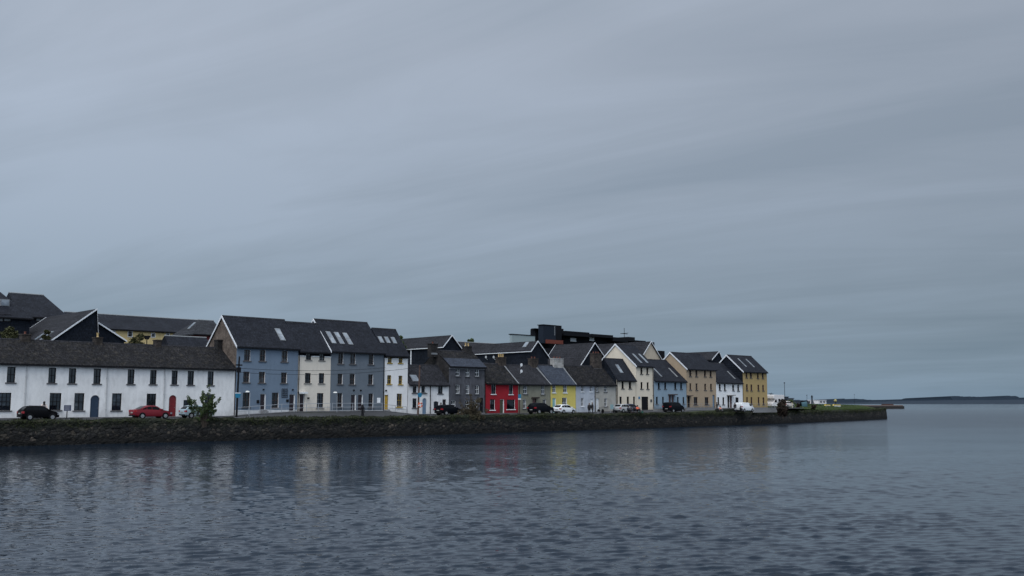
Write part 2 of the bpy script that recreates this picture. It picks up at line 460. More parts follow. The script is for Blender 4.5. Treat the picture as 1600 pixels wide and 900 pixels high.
    for fl, sx in ((bargeL, ra), (bargeR, rb)):
        if fl:
            m = MB(); sg = -1 if sx == ra else 1; a, b = (sx - .05, sx - .003) if sg < 0 else (sx + .003, sx + .05)
            bw = .26
            m.prism([(-ov - .05, ze - k * ov + th + .02), (hd, zr + th + .05), (hd, zr + th - bw), (-ov - .05, ze - k * ov + th - bw)], a, b)
            m.prism([(hd + .002, zr + th + .05), (2 * hd + ov, ze - k * ov + th + .02), (2 * hd + ov, ze - k * ov + th - bw), (hd + .002, zr + th - bw)], a, b)
            m.build('bargeboard', BARGE, root)
    for (cx0, cx1, cy, mat, pots, potm) in chims:
        a = sat(cx0, hd, zr); b = sat(cx1, hd, zr); a, b = min(a, b), max(a, b)
        # depth of a stack fills part of the seen width
        dd = .45; w = max(.5, (b - a) * .62); c0 = (a + b) / 2
        zt = zat(c0, hd, cy)
        m = MB(); m.box(c0 - w / 2, c0 + w / 2, hd - dd, hd + dd, zr - .9, zt - .12, 0)
        m.box(c0 - w / 2 - .06, c0 + w / 2 + .06, hd - dd - .06, hd + dd + .06, zt - .12, zt, 0)
        m.box(c0 - w / 2 - .03, c0 + w / 2 + .03, hd - dd - .03, hd - dd - .002, zr - .55, zr - .3, 2)
        ph = .55 if potm is POT_T else 1.0
        for i in range(pots):
            m.lathe((c0 + (i - (pots - 1) / 2) * (w / max(1, pots)) * .9, hd, zt), [(.14, 0), (.11, .1 * ph), (.12, .42 * ph), (.15, .44 * ph), (.15, .5 * ph), (.1, .5 * ph)], 10, 1)
        m.build('chimney', [mat, potm, LEAD], roof)
    for (cx, cy, w, l, gm) in sky:
        a = slope_pt(H, cx, cy); u = Vector((0, 1, k)).normalized(); nn = Vector((0, -k, 1)).normalized()
        base_ = Vector(a) + nn * (th / math.sqrt(1 + k * k))
        m = MB()
        def slab(ds0, ds1, l0, l1, h0, h1, mi):
            pts = []
            for h in (h0, h1):
                for (x, y) in ((ds0, l0), (ds1, l0), (ds1, l1), (ds0, l1)): pts.append(tuple(base_ + Vector((x, 0, 0)) + u * y + nn * h))
            i = len(m.v); m.v.extend(pts)
            for q in ((0, 3, 2, 1), (4, 5, 6, 7), (0, 1, 5, 4), (1, 2, 6, 5), (2, 3, 7, 6), (3, 0, 4, 7)):
                m.f.append(tuple(i + z for z in q)); m.m.append(mi)
        slab(-w / 2, w / 2, -l / 2, l / 2, -.05, .07, 0)
        n = 2 if l > 1.4 else 1
        for q in range(n):
            l0 = -l / 2 + l * q / n + .06; l1 = -l / 2 + l * (q + 1) / n - .06
            slab(-w / 2 + .07, w / 2 - .07, l0, l1, .072, .085, 1)
        m.build('skylight', [LEAD, gm or SKYGLASS], roof)
    for px_ in pipes:
        a = sat(px_, 0, 5); m = MB(); m.tube((a, -.1, zb - .1), (a, -.1, ze - k * ov), .05); m.tube((a, -.1, ze - k * ov), (a, -.32, ze - k * ov + .02), .05)
        for q in range(3): m.box(a - .08, a + .08, -.12, -.001, zb + 1 + q * 1.7, zb + 1.05 + q * 1.7)
        m.build('downpipe', pipem or fascia, root)
    return H

W_ = (.78, .775, .77); PIPEW = plain('pale_pipe_paint', (.38, .39, .40), .6)
wins_blue = plain('blue_door_paint', (.018, .035, .065), .5); red_d = plain('red_door_paint', (.15, .010, .014), .5)
dk_d = plain('dark_door_paint', (.018, .010, .014), .4); yel_d = plain('mustard_door_paint', (.50, .30, .03), .4)
pb_d = plain('pale_blue_door_paint', (.13, .20, .29), .4); wh_d = plain('white_door_paint', (.6, .62, .63), .4); tq_d = plain('turquoise_door_paint', (.22, .42, .40), .4)
br_d = plain('brown_door_paint', (.11, .055, .05), .5); ol_d = plain('olive_door_paint', (.06, .055, .035), .5)
TG = 'two-storey houses of the long white terrace'
GR = {'style': 'grid'}
ct = STONEC
# long white terrace, four dwellings
T4 = house('white terrace house with a red arched door at the right end of the long terrace', 256.5, 367.4, 573.6, (234.2, 540.7), W_, SL_OLD,
      wins=[(268.2, 579, 277.5, 600.8), (293.2, 579.5, 303, 601.3), (324.5, 580.2, 333.8, 601.8), (286.6, 625, 300, 641), (319.6, 615.7, 333.8, 641)],
      doors=[(263.8, 617.4, 275.6, 651, {'m': red_d, 'arch': 1})], chims=[(334, 350, 531, STONED, 0, POT_T)], group=TG, pipem=PIPEW, freeR=True)
T1 = house('leftmost white terrace house under a mottled dark slate roof, cut by the photo edge', -60, 40, 569.2, (-84, 533), W_, SL_OLD,
      wins=[(-45, 572.5, -33, 597), (11, 573, 24, 597.5), (-3, 613.6, 17.3, 641.4, GR), (-50, 613.2, -35, 641, GR)], chims=[(27, 50, 522, ct, 1, POT_T)], pipes=[39.3], group=TG, pipem=PIPEW, like=T4)
T2 = house('white terrace house with a blue arched door, behind the parked black car', 40, 166.5, 569.9, (18.5, 534.6), W_, SL_OLD,
      wins=[(75.7, 574.6, 87.5, 598.3), (107.5, 575.5, 118.8, 599), (146.2, 576, 157.5, 599.5), (77.4, 614, 95.6, 640.8, GR), (116, 614.2, 131.5, 641.4)],
      doors=[(141, 617.4, 155.2, 652.5, {'m': wins_blue, 'arch': 1})], chims=[(143, 161, 527, ct, 1, POT_Y)], group=TG, pipem=PIPEW, like=T4, pipes=[166])
T3 = house('white terrace house behind the parked red car', 166.5, 256.5, 572, (144.6, 538), W_, SL_OLD,
      wins=[(199.4, 577, 210, 600), (234.5, 578.3, 244.5, 600.3), (174.8, 614.5, 189.8, 641.4), (229, 615, 243.8, 641, GR)], chims=[(239, 252, 531, ct, 0, POT_T)], pipes=[256], group=TG, pipem=PIPEW, like=T4)
WR = WHITEP
B = house('three-storey blue townhouse with white window reveals and a brown gable', 370, 466.5, 539.7, (348, 495), (.155, .205, .27), SL_NEW,
      wins=[(381.5, 546.5, 391.3, 563.5), (405.8, 546.7, 415, 564), (440, 548, 449.5, 565.2), (380, 580.8, 390, 597.4), (404.4, 581, 414.2, 598), (439.2, 582, 448.3, 598.5),
            (379.2, 613.5, 390.6, 636.4), (424.7, 613.5, 435.4, 637)],
      doors=[(406.5, 615.4, 414.9, 640, {'m': dk_d}), (452, 616, 460.6, 641.2, {'m': dk_d})], reveal=WR, sillm=SILL_D, frame=BROWNP, gableL=BRICKG, bargeL=True, plinth=640.8, wdep=.22, dirt=.18,
      sky=[(437, 524, .75, 2.3, None)], pipes=[465.6], freeR=True, name='townhouse', group='three-storey townhouses')
C = house('three-storey cream townhouse between the blue and the grey one', 466.9, 517.3, 547.2, (446, 504), (.68, .62, .54), SL_NEW,
      wins=[(478, 550.7, 486.3, 562), (499, 552, 507, 563), (476.5, 582.7, 485.4, 598.5), (498.2, 583, 506.6, 599), (495.2, 614.2, 505.2, 637.5, {'style': 'cross'})],
      doors=[(467.9, 615.4, 475.8, 643.2, {'m': dk_d, 'dep': .21})], sillm=SILL_G, cap=556.8, plinth=642.4, dirt=.15, name='townhouse', group='three-storey townhouses')
D = house('three-storey slate-grey townhouse with three pairs of skylights', 517.6, 600, 547.2, (491, 500), (.135, .16, .19), SL_NEW,
      wins=[(528.3, 551.6, 536.5, 568.2), (547.2, 552.8, 555.6, 568.7), (576, 554.2, 584, 569.4), (527.6, 583.8, 535.5, 600.2), (546.3, 584.3, 554.7, 600.6), (575.4, 585, 583, 600.6),
            (526, 614.2, 535, 636.4), (575.7, 615, 583.2, 637)],
      doors=[(548.4, 616, 556, 640.7, {'m': dk_d}), (559.3, 616.3, 566.8, 640.7, {'m': dk_d})], reveal=WR, frame=BROWNP, bargeL=True, plinth=641.5, wdep=.22, dirt=.18,
      sky=[(516.5, 528.5, .72, 2.35, None), (529.3, 529.5, .72, 2.35, None), (542.7, 530.5, .72, 2.35, None)], pipes=[599], freeR=True, name='townhouse', group='three-storey townhouses')
E = house('three-storey white townhouse with mustard door and window frames', 600.4, 637.4, 553.2, (580.5, 514), W_, SL_NEW,
      wins=[(606, 556, 612, 567), (623, 556.3, 629, 567.3), (605, 586.2, 611.4, 600.2), (622.8, 587, 628.7, 600.6), (620, 615, 628, 636, {'style': 'cross'})],
      doors=[(600.9, 617, 606.6, 639.6, {'m': yel_d, 'frame': YELP})], frame=YELP, sillm=YELP, cap=560.6, dirt=.15, gableL=SL_CLAD,
      sky=[(594.5, 531.8, .66, 1.2, None), (604.5, 532.2, .66, 1.2, None), (614.7, 532.8, .66, 1.2, None)], name='townhouse', freeR=True, group='three-storey townhouses')
CG = 'two-storey cottages in the street'
F = house('small white cottage with a pale blue arched door and one skylight', 637.8, 672.3, 599.2, (621, 571), W_, SL_MID,
      wins=[(645, 603.6, 650.6, 613.2), (658.4, 603.4, 664, 613), (644.6, 622.4, 651, 637)],
      doors=[(660, 622, 666.6, 646.8, {'m': pb_d, 'arch': 1})], sky=[(647, 592, 1.2, 1.3, None)], pipes=[672], group=CG, frame=DARKP)
G_ = house('narrow white cottage with black window surrounds beside the dark stone house', 672.5, 701.3, 599.9, (655.5, 571.5), W_, SL_MID,
      wins=[(684.4, 601.6, 691.6, 615), (677.6, 627, 685, 639, {'arch': .35})], doors=[(691.4, 624, 696.8, 646, {'m': dk_d, 'frame': DARKP})], group=CG)
H_ = house('three-storey grey stone house with white sash windows, behind the brown bush', 701.6, 758.3, 571.8, (680.5, 548.5), (.098, .10, .115), SL_OLD,
      wins=[(712, 575.6, 718.4, 587.4), (727.6, 576, 734, 588), (742.4, 576.4, 748.6, 588), (712, 601.2, 718.4, 615), (728, 601.6, 733.6, 615.4), (742.8, 602, 748.4, 615.6),
            (705, 625.6, 712, 638), (727, 625.6, 733, 638), (740.5, 625.6, 746, 638)],
      doors=[(749.5, 621.6, 755, 645, {'m': BLACKP, 'frame': DARKP})], frame=WHITEP, gableL=STONED, chims=[(668, 684, 537, STONED, 1, POT_T), (722, 737, 541, STONED, 2, POT_Y)], dirt=1.0, pipes=[757.4], freeR=True, name='stone_house')
# paler lower slope of that roof
k_ = (H_['zr'] - H_['ze']) / H_['hd']; m = MB(); h1 = H_['hd'] * .45
m.prism([(-.29, H_['ze'] - k_ * .29 + .163), (h1, H_['ze'] + k_ * h1 + .163), (h1, H_['ze'] + k_ * h1 + .22), (-.29, H_['ze'] - k_ * .29 + .21)], H_['s0'] + .05, H_['s1'] + .05)
m.build('lower_slates', SL_BLUE, [c for c in H_['root'].children if c.name.startswith('roof')][0])
cm = MB(); cm.box(H_['s0'], H_['s1'], -.06, -.003, H_['ze'] - .42, H_['ze'] - .25); cm.build('cornice', plain('grey_cornice', (.22, .225, .24), .8), H_['root'])
I_ = house('bright red cottage with white window surrounds', 758.8, 809.4, 597.8, (735.5, 568), (.30, .016, .026), SL_OLD, flash=True,
      wins=[(767.6, 600, 774.4, 615.6), (795.2, 600.4, 801.2, 616), (765.6, 624, 773, 640.4), (792, 624.4, 804.4, 639.4, {'style': 'plain'})],
      doors=[(781, 624, 787.4, 645.8, {'m': ol_d})], frame=DARKP, reveal=WR, sillm=WR, chims=[(774, 791, 558, STONEC, 3, POT_Y)], dirt=.25, group=CG)
J_ = house('khaki-grey cottage behind the parked black off-roader', 809.8, 859.8, 599.2, (786, 571), (.215, .21, .165), SL_MID, flash=True,
      wins=[(817.6, 601, 824, 615.4), (845.6, 601.6, 851, 616), (817, 624, 822.4, 638.4), (848, 624, 853.6, 638)],
      doors=[(832, 623, 838, 645.5, {'m': br_d, 'frame': DARKP})], frame=WHITEP, chims=[(825, 841, 560, STONEC, 2, POT_T)], dirt=.4, group=CG, pipes=[811])
K_ = house('bright yellow cottage with a turquoise door', 860.2, 899.4, 599.2, (838.5, 571), (.60, .50, .14), SL_BLUE, gableL=LEAD, flash=True,
      wins=[(863, 601, 868, 613.4), (880, 601.4, 885.6, 613.6), (878.4, 621.4, 885.6, 638)],
      doors=[(863.4, 622, 868.4, 644.5, {'m': tq_d})], frame=WHITEP, sillm=WHITEP, reveal=WR, chims=[(858, 882, 560, STONEP, 3, POT_T)], dirt=.2, group=CG)
L_ = house('pale blue-white cottage between the yellow and the beige one', 899.8, 929.8, 599.7, (879.5, 571.5), (.46, .49, .54), SL_OLD,
      wins=[(908.2, 601.2, 912, 612), (921.7, 601.8, 925.3, 612), (908, 621.8, 912, 635)],
      doors=[(922.4, 623, 927, 643.7, {'m': wh_d})], frame=WHITEP, sillm=WHITEP, pipes=[929.3], group=CG)
M_ = house('beige cottage with a white door below the brick chimney', 930.2, 962, 600.2, (909, 572.5), (.40, .385, .35), SL_OLD,
      wins=[(931.6, 601.8, 935, 612), (944, 602.2, 948.3, 612.4), (944.3, 622.3, 948.7, 635)],
      doors=[(931.3, 622.5, 936, 643.2, {'m': wh_d})], frame=WHITEP, chims=[(921, 941, 552, STONEC, 3, POT_T)], group=CG)
CR = (.68, .60, .485)
NG = 'newer rendered houses with slate roofs'
N1 = house('low cream house with one skylight joined to the taller cream house', 963, 993.2, 592.4, (943, 561), CR, SL_NEW,
      wins=[(971.2, 596.2, 974.7, 607.2), (982.5, 596.3, 986.3, 607.2), (968, 619.7, 971.7, 632), (979.5, 619.7, 983, 632), (989.4, 619.7, 992.3, 634)],
      gableL=SL_CLAD, dirt=.15, sky=[(967, 577, .8, 1.9, None)], pipes=[964], group=NG)
N2 = house('tall cream house with a dark carriage gate and a light gable', 993.5, 1021, 571.2, (962, 538.5), CR, SL_NEW,
      wins=[(1000.7, 574.2, 1003.8, 584.2), (1010, 574.7, 1013, 584.5), (1001, 597, 1004.2, 607.5), (1010.7, 597.2, 1013.7, 607.8)],
      doors=[(1002.5, 619.7, 1013.2, 641, {'m': BLACKP, 'frame': DARKP})], bargeL=True, dirt=.15, sky=[(995, 561, .5, 2.6, None), (1004.5, 561, .5, 2.6, None)], pipes=[1020.4], freeR=True, group=NG)
O_ = house('pale blue house with a pair of brown doors and thin skylights', 1021.8, 1072.2, 594.3, (1041, 564), (.245, .325, .395), SL_NEW,
      wins=[(1028, 597.8, 1031, 607.5), (1038, 597.8, 1041, 607.6), (1053.7, 598, 1056.7, 608), (1062.8, 598.3, 1065.8, 608), (1025, 620, 1028, 631.3), (1034.7, 620, 1037.4, 631.3), (1058, 620.3, 1060.6, 631), (1066.7, 620.3, 1069.4, 631)],
      doors=[(1045, 617.6, 1048.6, 636.5, {'m': br_d, 'frame': BROWNP}), (1049.4, 617.6, 1053, 636.5, {'m': br_d, 'frame': BROWNP})], ridge_at='R', dirt=.15,
      sky=[(1027, 583, .35, 2.4, None), (1051, 583, .35, 2.6, LEAD)], group=NG)
P_ = house('three-storey tan house next to the pale blue one', 1072.5, 1118.3, 575.8, (1047.5, 551.3), (.37, .285, .20), SL_NEW, frame=BROWNP,
      wins=[(1077, 577.5, 1080.3, 587.8), (1086.7, 577.8, 1089.7, 588.2), (1100, 578.3, 1103, 588.3), (1109, 578.7, 1112, 588.7),
            (1077.5, 598.8, 1080.2, 609), (1087, 599, 1090, 609.3), (1100.5, 599.5, 1103.4, 609.3), (1109.7, 599.8, 1112.5, 609.7), (1084, 620.3, 1090, 632.5), (1101.3, 620.5, 1107.2, 632.5)],
      doors=[(1073.6, 619, 1078.3, 637, {'m': BLACKP, 'frame': BROWNP}), (1113.5, 617, 1117, 637, {'m': pb_d, 'frame': DARKP})], bargeL=True, freeR=True, dirt=.15, group=NG)
Q_ = house('small white house between the tan and the mustard houses', 1118.7, 1160, 597, (1130, 569), (.76, .765, .77), SL_NEW,
      wins=[(1123.3, 600, 1126.2, 609.7), (1131.3, 600, 1134, 610), (1144.2, 600.7, 1147, 610.3), (1152.2, 600.8, 1155, 610.7), (1121.2, 620.8, 1124, 632), (1129, 620.8, 1131.8, 632), (1149.2, 621, 1154.3, 632)],
      doors=[(1136.7, 618.5, 1140, 637, {'m': BLACKP, 'frame': BROWNP}), (1140.4, 618.5, 1143.8, 637, {'m': br_d, 'frame': BROWNP})], ridge_at='R', dirt=.15, sky=[(1142, 587, .35, 2.4, LEAD)], group=NG)
R_ = house('three-storey mustard house at the right end of the street', 1160.4, 1198, 580, (1135.5, 555.5), (.40, .29, .135), SL_NEW, frame=BROWNP, reveal=render_paint((.20, .12, .09), .1),
      wins=[(1165, 580.8, 1167.6, 590), (1171.7, 580.9, 1174.7, 590.2), (1182.8, 581.7, 1185.3, 591.2), (1190.5, 582.2, 1193, 591.2),
            (1165.8, 600.3, 1168.4, 610), (1172.8, 600.7, 1175.3, 610.3), (1183.7, 601.2, 1186.2, 610.3), (1191.2, 601.3, 1193.6, 610.4),
            (1166.2, 620.5, 1168.5, 632), (1173, 620.5, 1175.4, 632), (1184.2, 620.5, 1186.5, 632), (1191.7, 620.8, 1194.2, 632)],
      gableL=SL_CLAD, bargeL=True, freeR=True, dirt=.15, sky=[(1159, 567.5, .35, 2.6, None), (1171.5, 568.3, .35, 2.6, None)], group=NG)

# wall furniture on single houses (parts of the house they are fixed to)
def wallbox(H, name, x0, y0, x1, y1, mat, dep=.12, d0=-.003):
    a, zt = P(x0, y0, 0); b, zb_ = P(x1, y1, 0); m = MB(); m.box(a, b, -dep, d0, zb_, zt); return m.build(name, mat, H['root'])
wallbox(B, 'meter_box', 401, 625, 404.5, 630, BLACKP); wallbox(B, 'meter_box', 447.3, 624, 450.5, 628, BLACKP)
for (H, x, y) in ((B, 411.5, 608.5), (B, 457.3, 609), (D, 552.6, 609.7), (D, 563.5, 609.9), (E, 603, 610.2), (B, 427.5, 543.5), (D, 524, 548.8)):
    wallbox(H, 'vent', x - 1.1, y - 1.1, x + 1.1, y + 1.1, BLACKP, .1)
wallbox(C, 'wall_lamp', 480, 621, 482.5, 623, BLACKP, .2)
wallbox(D, 'notice_board', 589.2, 621.6, 593.9, 629.4, plain('white_board', (.75, .76, .77), .5), .06)
wallbox(C, 'door_hood', 466.9, 612.5, 477.5, 615.3, WHITEP, .6)
wallbox(J_, 'door_hood', 830.3, 620.3, 839.6, 622.8, STONEC, .5)
wallbox(O_, 'door_hood', 1043.8, 615.8, 1054.3, 617.4, BROWNP, .7); wallbox(Q_, 'door_hood', 1135.5, 617, 1145, 618.3, SILL_G, .7)
wallbox(P_, 'door_hood', 1072.6, 617.6, 1079.4, 618.8, BROWNP, .6)
wallbox(F, 'string_course', 643.5, 613.9, 667, 615.6, SILL_D, .12)
wallbox(N2, 'street_sign', 997.4, 619.7, 999.8, 623.4, plain('blue_sign_paint', (.03, .16, .33), .4), .05)
wallbox(N2, 'plaque', 1016, 624, 1018.8, 628.3, SILL_D, .05)
tr = MB(); a, zt = P(440.3, 607.5, 0); b, zb_ = P(448.6, 621, 0)
for i in range(5):
    x = a + (b - a) * i / 4; tr.box(x - .02, x + .02, -.08, -.05, zb_, zt); z = zb_ + (zt - zb_) * i / 4; tr.box(a, b, -.05 + .001, -.02, z - .02, z + .02)
tr.build('trellis', BLACKP, B['root'])

# ------------------------------------------------------------------ buildings behind the street
def gablefront(label, d, apex, left, right, back, wallm, roofm, barge=True, sidefascia=True, name='slate_clad_building', group=None, zlow=3.0, extra=None):
    sa, za = P(*apex, d); sl, zl = P(*left, d); sr, zr = P(*right, d)
    root = thing(name, label, 'building', sa, d, zlow, group=group)
    m = MB(); poly = [(sl, zlow), (sr, zlow), (sr, zr), (sa, za), (sl, zl)]
    m.prism(poly, d, d + back, axis='d'); m.build('wall', wallm, root)
    th = .2
    kl = (za - zl) / (sa - sl); kr = (za - zr) / (sr - sa); o = .25
    m = MB()
    m.prism([(sl - o, zl - kl * o + .02), (sa, za + .02), (sr + o, zr - kr * o + .02), (sr + o, zr - kr * o + th), (sa, za + th), (sl - o, zl - kl * o + th)], d - .25, d + back + .25, axis='d')
    roof = m.build('roof', roofm, root)
    if barge:
        m = MB(); w = .2
        for (a_, za_, b_, zb__) in ((sl - o, zl - kl * o + th + .03, sa - .001, za + th + .05), (sr + o, zr - kr * o + th + .03, sa + .001, za + th + .05)):
            m.prism([(a_, za_), (b_, zb__), (b_, zb__ - w), (a_, za_ - w)], d - .31, d - .253, axis='d')
            m.prism([(a_, za_), (b_, zb__), (b_, zb__ - w), (a_, za_ - w)], d + back + .253, d + back + .31, axis='d')
        m.build('bargeboard', BARGE, root)
    if sidefascia:
        m = MB(); m.box(sl - o - .1, sl - o - .003, d - .25, d + back, zl - kl * o + .05, zl - kl * o + .17); m.build('gutter', BARGE, root)
    return dict(root=root, roof=roof, sl=sl, zl=zl, sa=sa, za=za, sr=sr, zr=zr, d=d, back=back, kl=kl)
def left_skylight(g, back, up, w=.9, l=1.3, m_=None):
    """on the left-hand slope, `back` metres behind the gable, fraction `up` of the slope"""
    s = g['sl'] + (g['sa'] - g['sl']) * up; z = g['zl'] + (g['za'] - g['zl']) * up + .2
    u = Vector((1, 0, g['kl'])).normalized(); n = Vector((-g['kl'], 0, 1)).normalized(); c = Vector((s, g['d'] + back, z)) + n * .03
    m = MB()
    for (w_, l_, h0, h1, mi) in ((w, l, -.1, .06, 0), (w - .16, l - .16, .062, .08, 1)):
        pts = [tuple(c + Vector((0, x, 0)) + u * y + n * h) for h in (h0, h1) for (x, y) in ((-w_ / 2, -l_ / 2), (w_ / 2, -l_ / 2), (w_ / 2, l_ / 2), (-w_ / 2, l_ / 2))]
        i = len(m.v); m.v.extend(pts)
        for q in ((0, 3, 2, 1), (4, 5, 6, 7), (0, 1, 5, 4), (1, 2, 6, 5), (2, 3, 7, 6), (3, 0, 4, 7)): m.f.append(tuple(i + z_ for z_ in q)); m.m.append(mi)
    m.build('skylight', [LEAD, m_ or SKYGLASS], g['roof'])
def boxpx(root, name, d, x0, y0, x1, y1, depth, mat, zlow=None, front=0):
    a, zt = P(x0, y0, d); b = sat(x1, d, zt); zb_ = zat(a, d, y1) if zlow is None else zlow
    m = MB(); m.box(a, b, d - front, d + depth, zb_, zt); return m.build(name, mat, root)
def winpx(root, d, x0, y0, x1, y1, mat=None, frame=WHITEP):
    a, zt = P(x0, y0, d); b, zb_ = P(x1, y1, d); m = MB(); f = .09
    m.box(a, a + f, d - .07, d - .003, zb_, zt); m.box(b - f, b, d - .07, d - .003, zb_, zt); m.box(a + f, b - f, d - .07, d - .003, zt - f, zt); m.box(a + f, b - f, d - .07, d - .003, zb_, zb_ + f)
    o = m.build('window', frame, root); g = MB(); g.box(a + f, b - f, d - .04, d - .003, zb_ + f, zt - f); g.build('pane', mat or GLASS[0], o)

GG = 'slate-clad gabled blocks behind the street'
bg2 = gablefront('big slate building behind the white terrace, with a broad dark gable and white verge', 14, (150.5, 485), (81, 532.5), (151.5, 506), 17, SL_CLAD, SL_MID, group=GG, sidefascia=False)
left_skylight(bg2, 4, .12, .8, 2.2); left_skylight(bg2, 6.5, .12, .8, 2.2)
bg2b = gablefront('lower slate wing right of the broad dark gable', 14.6, (152.5, 506.5), (151.8, 507.5), (194, 533), 12, SL_CLAD, SL_MID, group=GG, sidefascia=False)
bg5 = gablefront('slate gabled block with a white downpipe, behind the small white cottages', 13, (704.8, 525.5), (692.5, 541.5), (721.5, 548), 13, SL_CLAD, SL_MID, group=GG)
m = MB(); y_ = bg5['d'] + 8.2; m.tube((bg5['sl'] - .12, y_, 4), (bg5['sl'] - .12, y_, bg5['zl'] - .2), .12); m.build('downpipe', BARGE, bg5['root'])
bg7 = gablefront('slate gabled block with white verge behind the khaki cottage', 13, (839, 534.5), (829.8, 548), (856, 558.5), 19, SL_CLAD, SL_MID, group=GG)
left_skylight(bg7, 2.2, .62)
bg9 = gablefront('steep slate roof with white verges behind the pale cottage', 11, (928, 537), (904.5, 574), (944, 560), 9.5, SL_CLAD, SL_MID, group=GG, sidefascia=False)
left_skylight(bg9, 6.5, .22, .8, 1.5)
CRG = render_paint((.50, .43, .34), .15)
bg10 = gablefront('slate-roofed building with a cream gable above the pale blue house', 13, (1016, 535), (998, 565), (1034, 565), 19, CRG, SL_MID, sidefascia=False, name='gabled_building')
bg11 = gablefront('dark gable showing between the tan and the mustard roofs', 13, (1122, 550.3), (1112, 562), (1127, 562), 10, SL_CLAD, SL_MID, group=GG, sidefascia=False)

def ridged(label, d, x0, x1, ye, yr, hd, wallm, roofm, hipL=0, hipR=0, name='long_building', zlow=3.0):
    """roof running along the street; eave y at x0, ridge y at its left end"""
    s0, ze = P(x0, ye, d); s1 = sat(x1, d, ze); zr = zat(s0 + (hipL if not isinstance(hipR, tuple) else 0), d + hd, yr)
    if isinstance(hipR, tuple): sr_ = sat(hipR[0], d + hd, ze + 3); zr = zat(sr_, d + hd, hipR[1]); hipR = s1 - sr_
    root = thing(name, label, 'building', (s0 + s1) / 2, d, zlow)
    m = MB(); m.box(s0, s1, d, d + 2 * hd, zlow, ze - .01)
    if not hipL: m.face([(s0, d, ze), (s0, d + hd, zr), (s0, d + 2 * hd, ze)])
    if not hipR: m.face([(s1, d, ze), (s1, d + 2 * hd, ze), (s1, d + hd, zr)])
    m.build('wall', wallm, root)
    o = .35; a, b = s0 - (o if hipL else .1), s1 + (o if hipR else .1); k = (zr - ze) / hd; ze2 = ze - k * o
    m = MB(); r0, r1 = s0 + hipL, s1 - hipR; f, bk = d - o, d + 2 * hd + o
    e = .2
    A0, A1, A2, A3 = (a, f, ze2 + e), (b, f, ze2 + e), (b, bk, ze2 + e), (a, bk, ze2 + e); Q0, Q1 = (r0, d + hd, zr + e), (r1, d + hd, zr + e)
    m.face([A0, A1, Q1, Q0]); m.face([A2, A3, Q0, Q1]); m.face([A1, A2, Q1]); m.face([A3, A0, Q0])
    m.face([A0, A3, A2, A1]); m.box(a + .01, b - .01, f + .01, bk - .01, ze2, ze2 + e - .01)
    roof = m.build('roof', roofm, root)
    g = MB(); g.box(a, b, f - .12, f - .003, ze2 + .02, ze2 + .18); g.build('gutter', BLACKP, root)
    m = MB(); m.tube((r0, d + hd, zr + e), (r1, d + hd, zr + e), .12, 6); m.build('ridge_tiles', LEAD, roof)
    return dict(root=root, roof=roof, s0=s0, s1=s1, ze=ze, zr=zr, d=d)
YW = render_paint((.62, .48, .24), .15)
bg3 = ridged('long yellow building with small windows, behind the white terrace', 44, 120, 352, 511.5, 489.5, 5.5, YW, SL_NEW)
winpx(bg3['root'], 44, 199.5, 517, 207, 527, GLASS[2]); winpx(bg3['root'], 44, 236, 520, 242.5, 527.5); winpx(bg3['root'], 44, 170, 516, 180, 521); winpx(bg3['root'], 44, 259, 520, 265, 525.5)
bg1 = ridged('dark hipped building at the left edge, behind the terrace chimney', 34, 30, 106, 493.5, 461, 5, SL_CLAD, SL_NEW, 0, (68, 463.5), name='hipped_building')
for x in (56, 68): winpx(bg1['root'], 34, x, 495.5, x + 9, 503, GLASS[2], DARKP)
bg1b = ridged('nearest wing of the hipped building, cut by the left edge, with one skylight', 25, -60, 47, 491, 452, 5, SL_CLAD, SL_NEW, 0, (-6, 454), name='hipped_building')
for x in (-6, 6): winpx(bg1b['root'], 25, x, 491, x + 11, 503, GLASS[2], DARKP)
m = MB(); a, z_ = P(5, 473, 27.5); m.box(a - .6, a + .5, 26.6, 27.5, z_ - .5, z_ + .4, 0); m.box(a - .5, a + .4, 26.57, 26.597, z_ - .4, z_ + .3, 1); m.build('skylight', [LEAD, SKYGLASS], bg1b['roof'])
bg4 = ridged('hipped slate building with a red wall strip, left of the brown gable', 26, 303.5, 350, 521.5, 502, 3.4, render_paint((.16, .03, .035), .3), slate('grey_hip_slate', (.022, .024, .029), (.036, .039, .046), .35), 2.2, 0, name='hipped_building')
left_skylight(dict(sl=bg4['s0'], sa=bg4['s0'] + 2.2, zl=bg4['ze'], za=bg4['zr'], d=26, kl=(bg4['zr'] - bg4['ze']) / 2.2, roof=bg4['roof']), 3.3, .55, .7, 1.5)
bg4b = ridged('low slate roof with a cream gable end above the white terrace roof', 17, 264, 330, 541, 527, 1.5, render_paint((.50, .46, .38), .2), SL_NEW, name='low_building')
bg6 = ridged('long dark slate roof behind the red and khaki cottages', 34, 690, 850, 556, 532.5, 6, SL_CLAD, SL_MID)
# flat-roofed dark block with boxes on its roof
root = thing('apartment_block', 'dark flat-roofed apartment block stepping down behind the street, with a boxy tower', 'building', P(940, 530, 38)[0], 38, 3)
DKC = plain('charcoal_cladding', (.0075, .0085, .011), .8, spec=.1); BOXC = plain('blue_grey_cladding', (.015, .021, .031), .8, var=.1, spec=.1); PALE = plain('pale_green_glazing', (.25, .30, .305), .35, var=.08)
boxpx(root, 'lower_block', 38, 836, 536.5, 900, 0, 16, DKC, zlow=3)
boxpx(root, 'wall', 40, 880, 524.5, 1000, 0, 14, DKC, zlow=3)
boxpx(root, 'glazed_screen', 37, 799.5, 522.5, 836, 560, .6, PALE)
boxpx(root, 'screen_coping', 36.9, 799.3, 521.4, 836.2, 522.6, .9, DKC)
boxpx(root, 'tower_box', 36, 849, 507.5, 868.5, 536, 1.5, BOXC)
boxpx(root, 'tower_trim', 35.95, 866.3, 508.2, 867.3, 524, .04, LEAD)
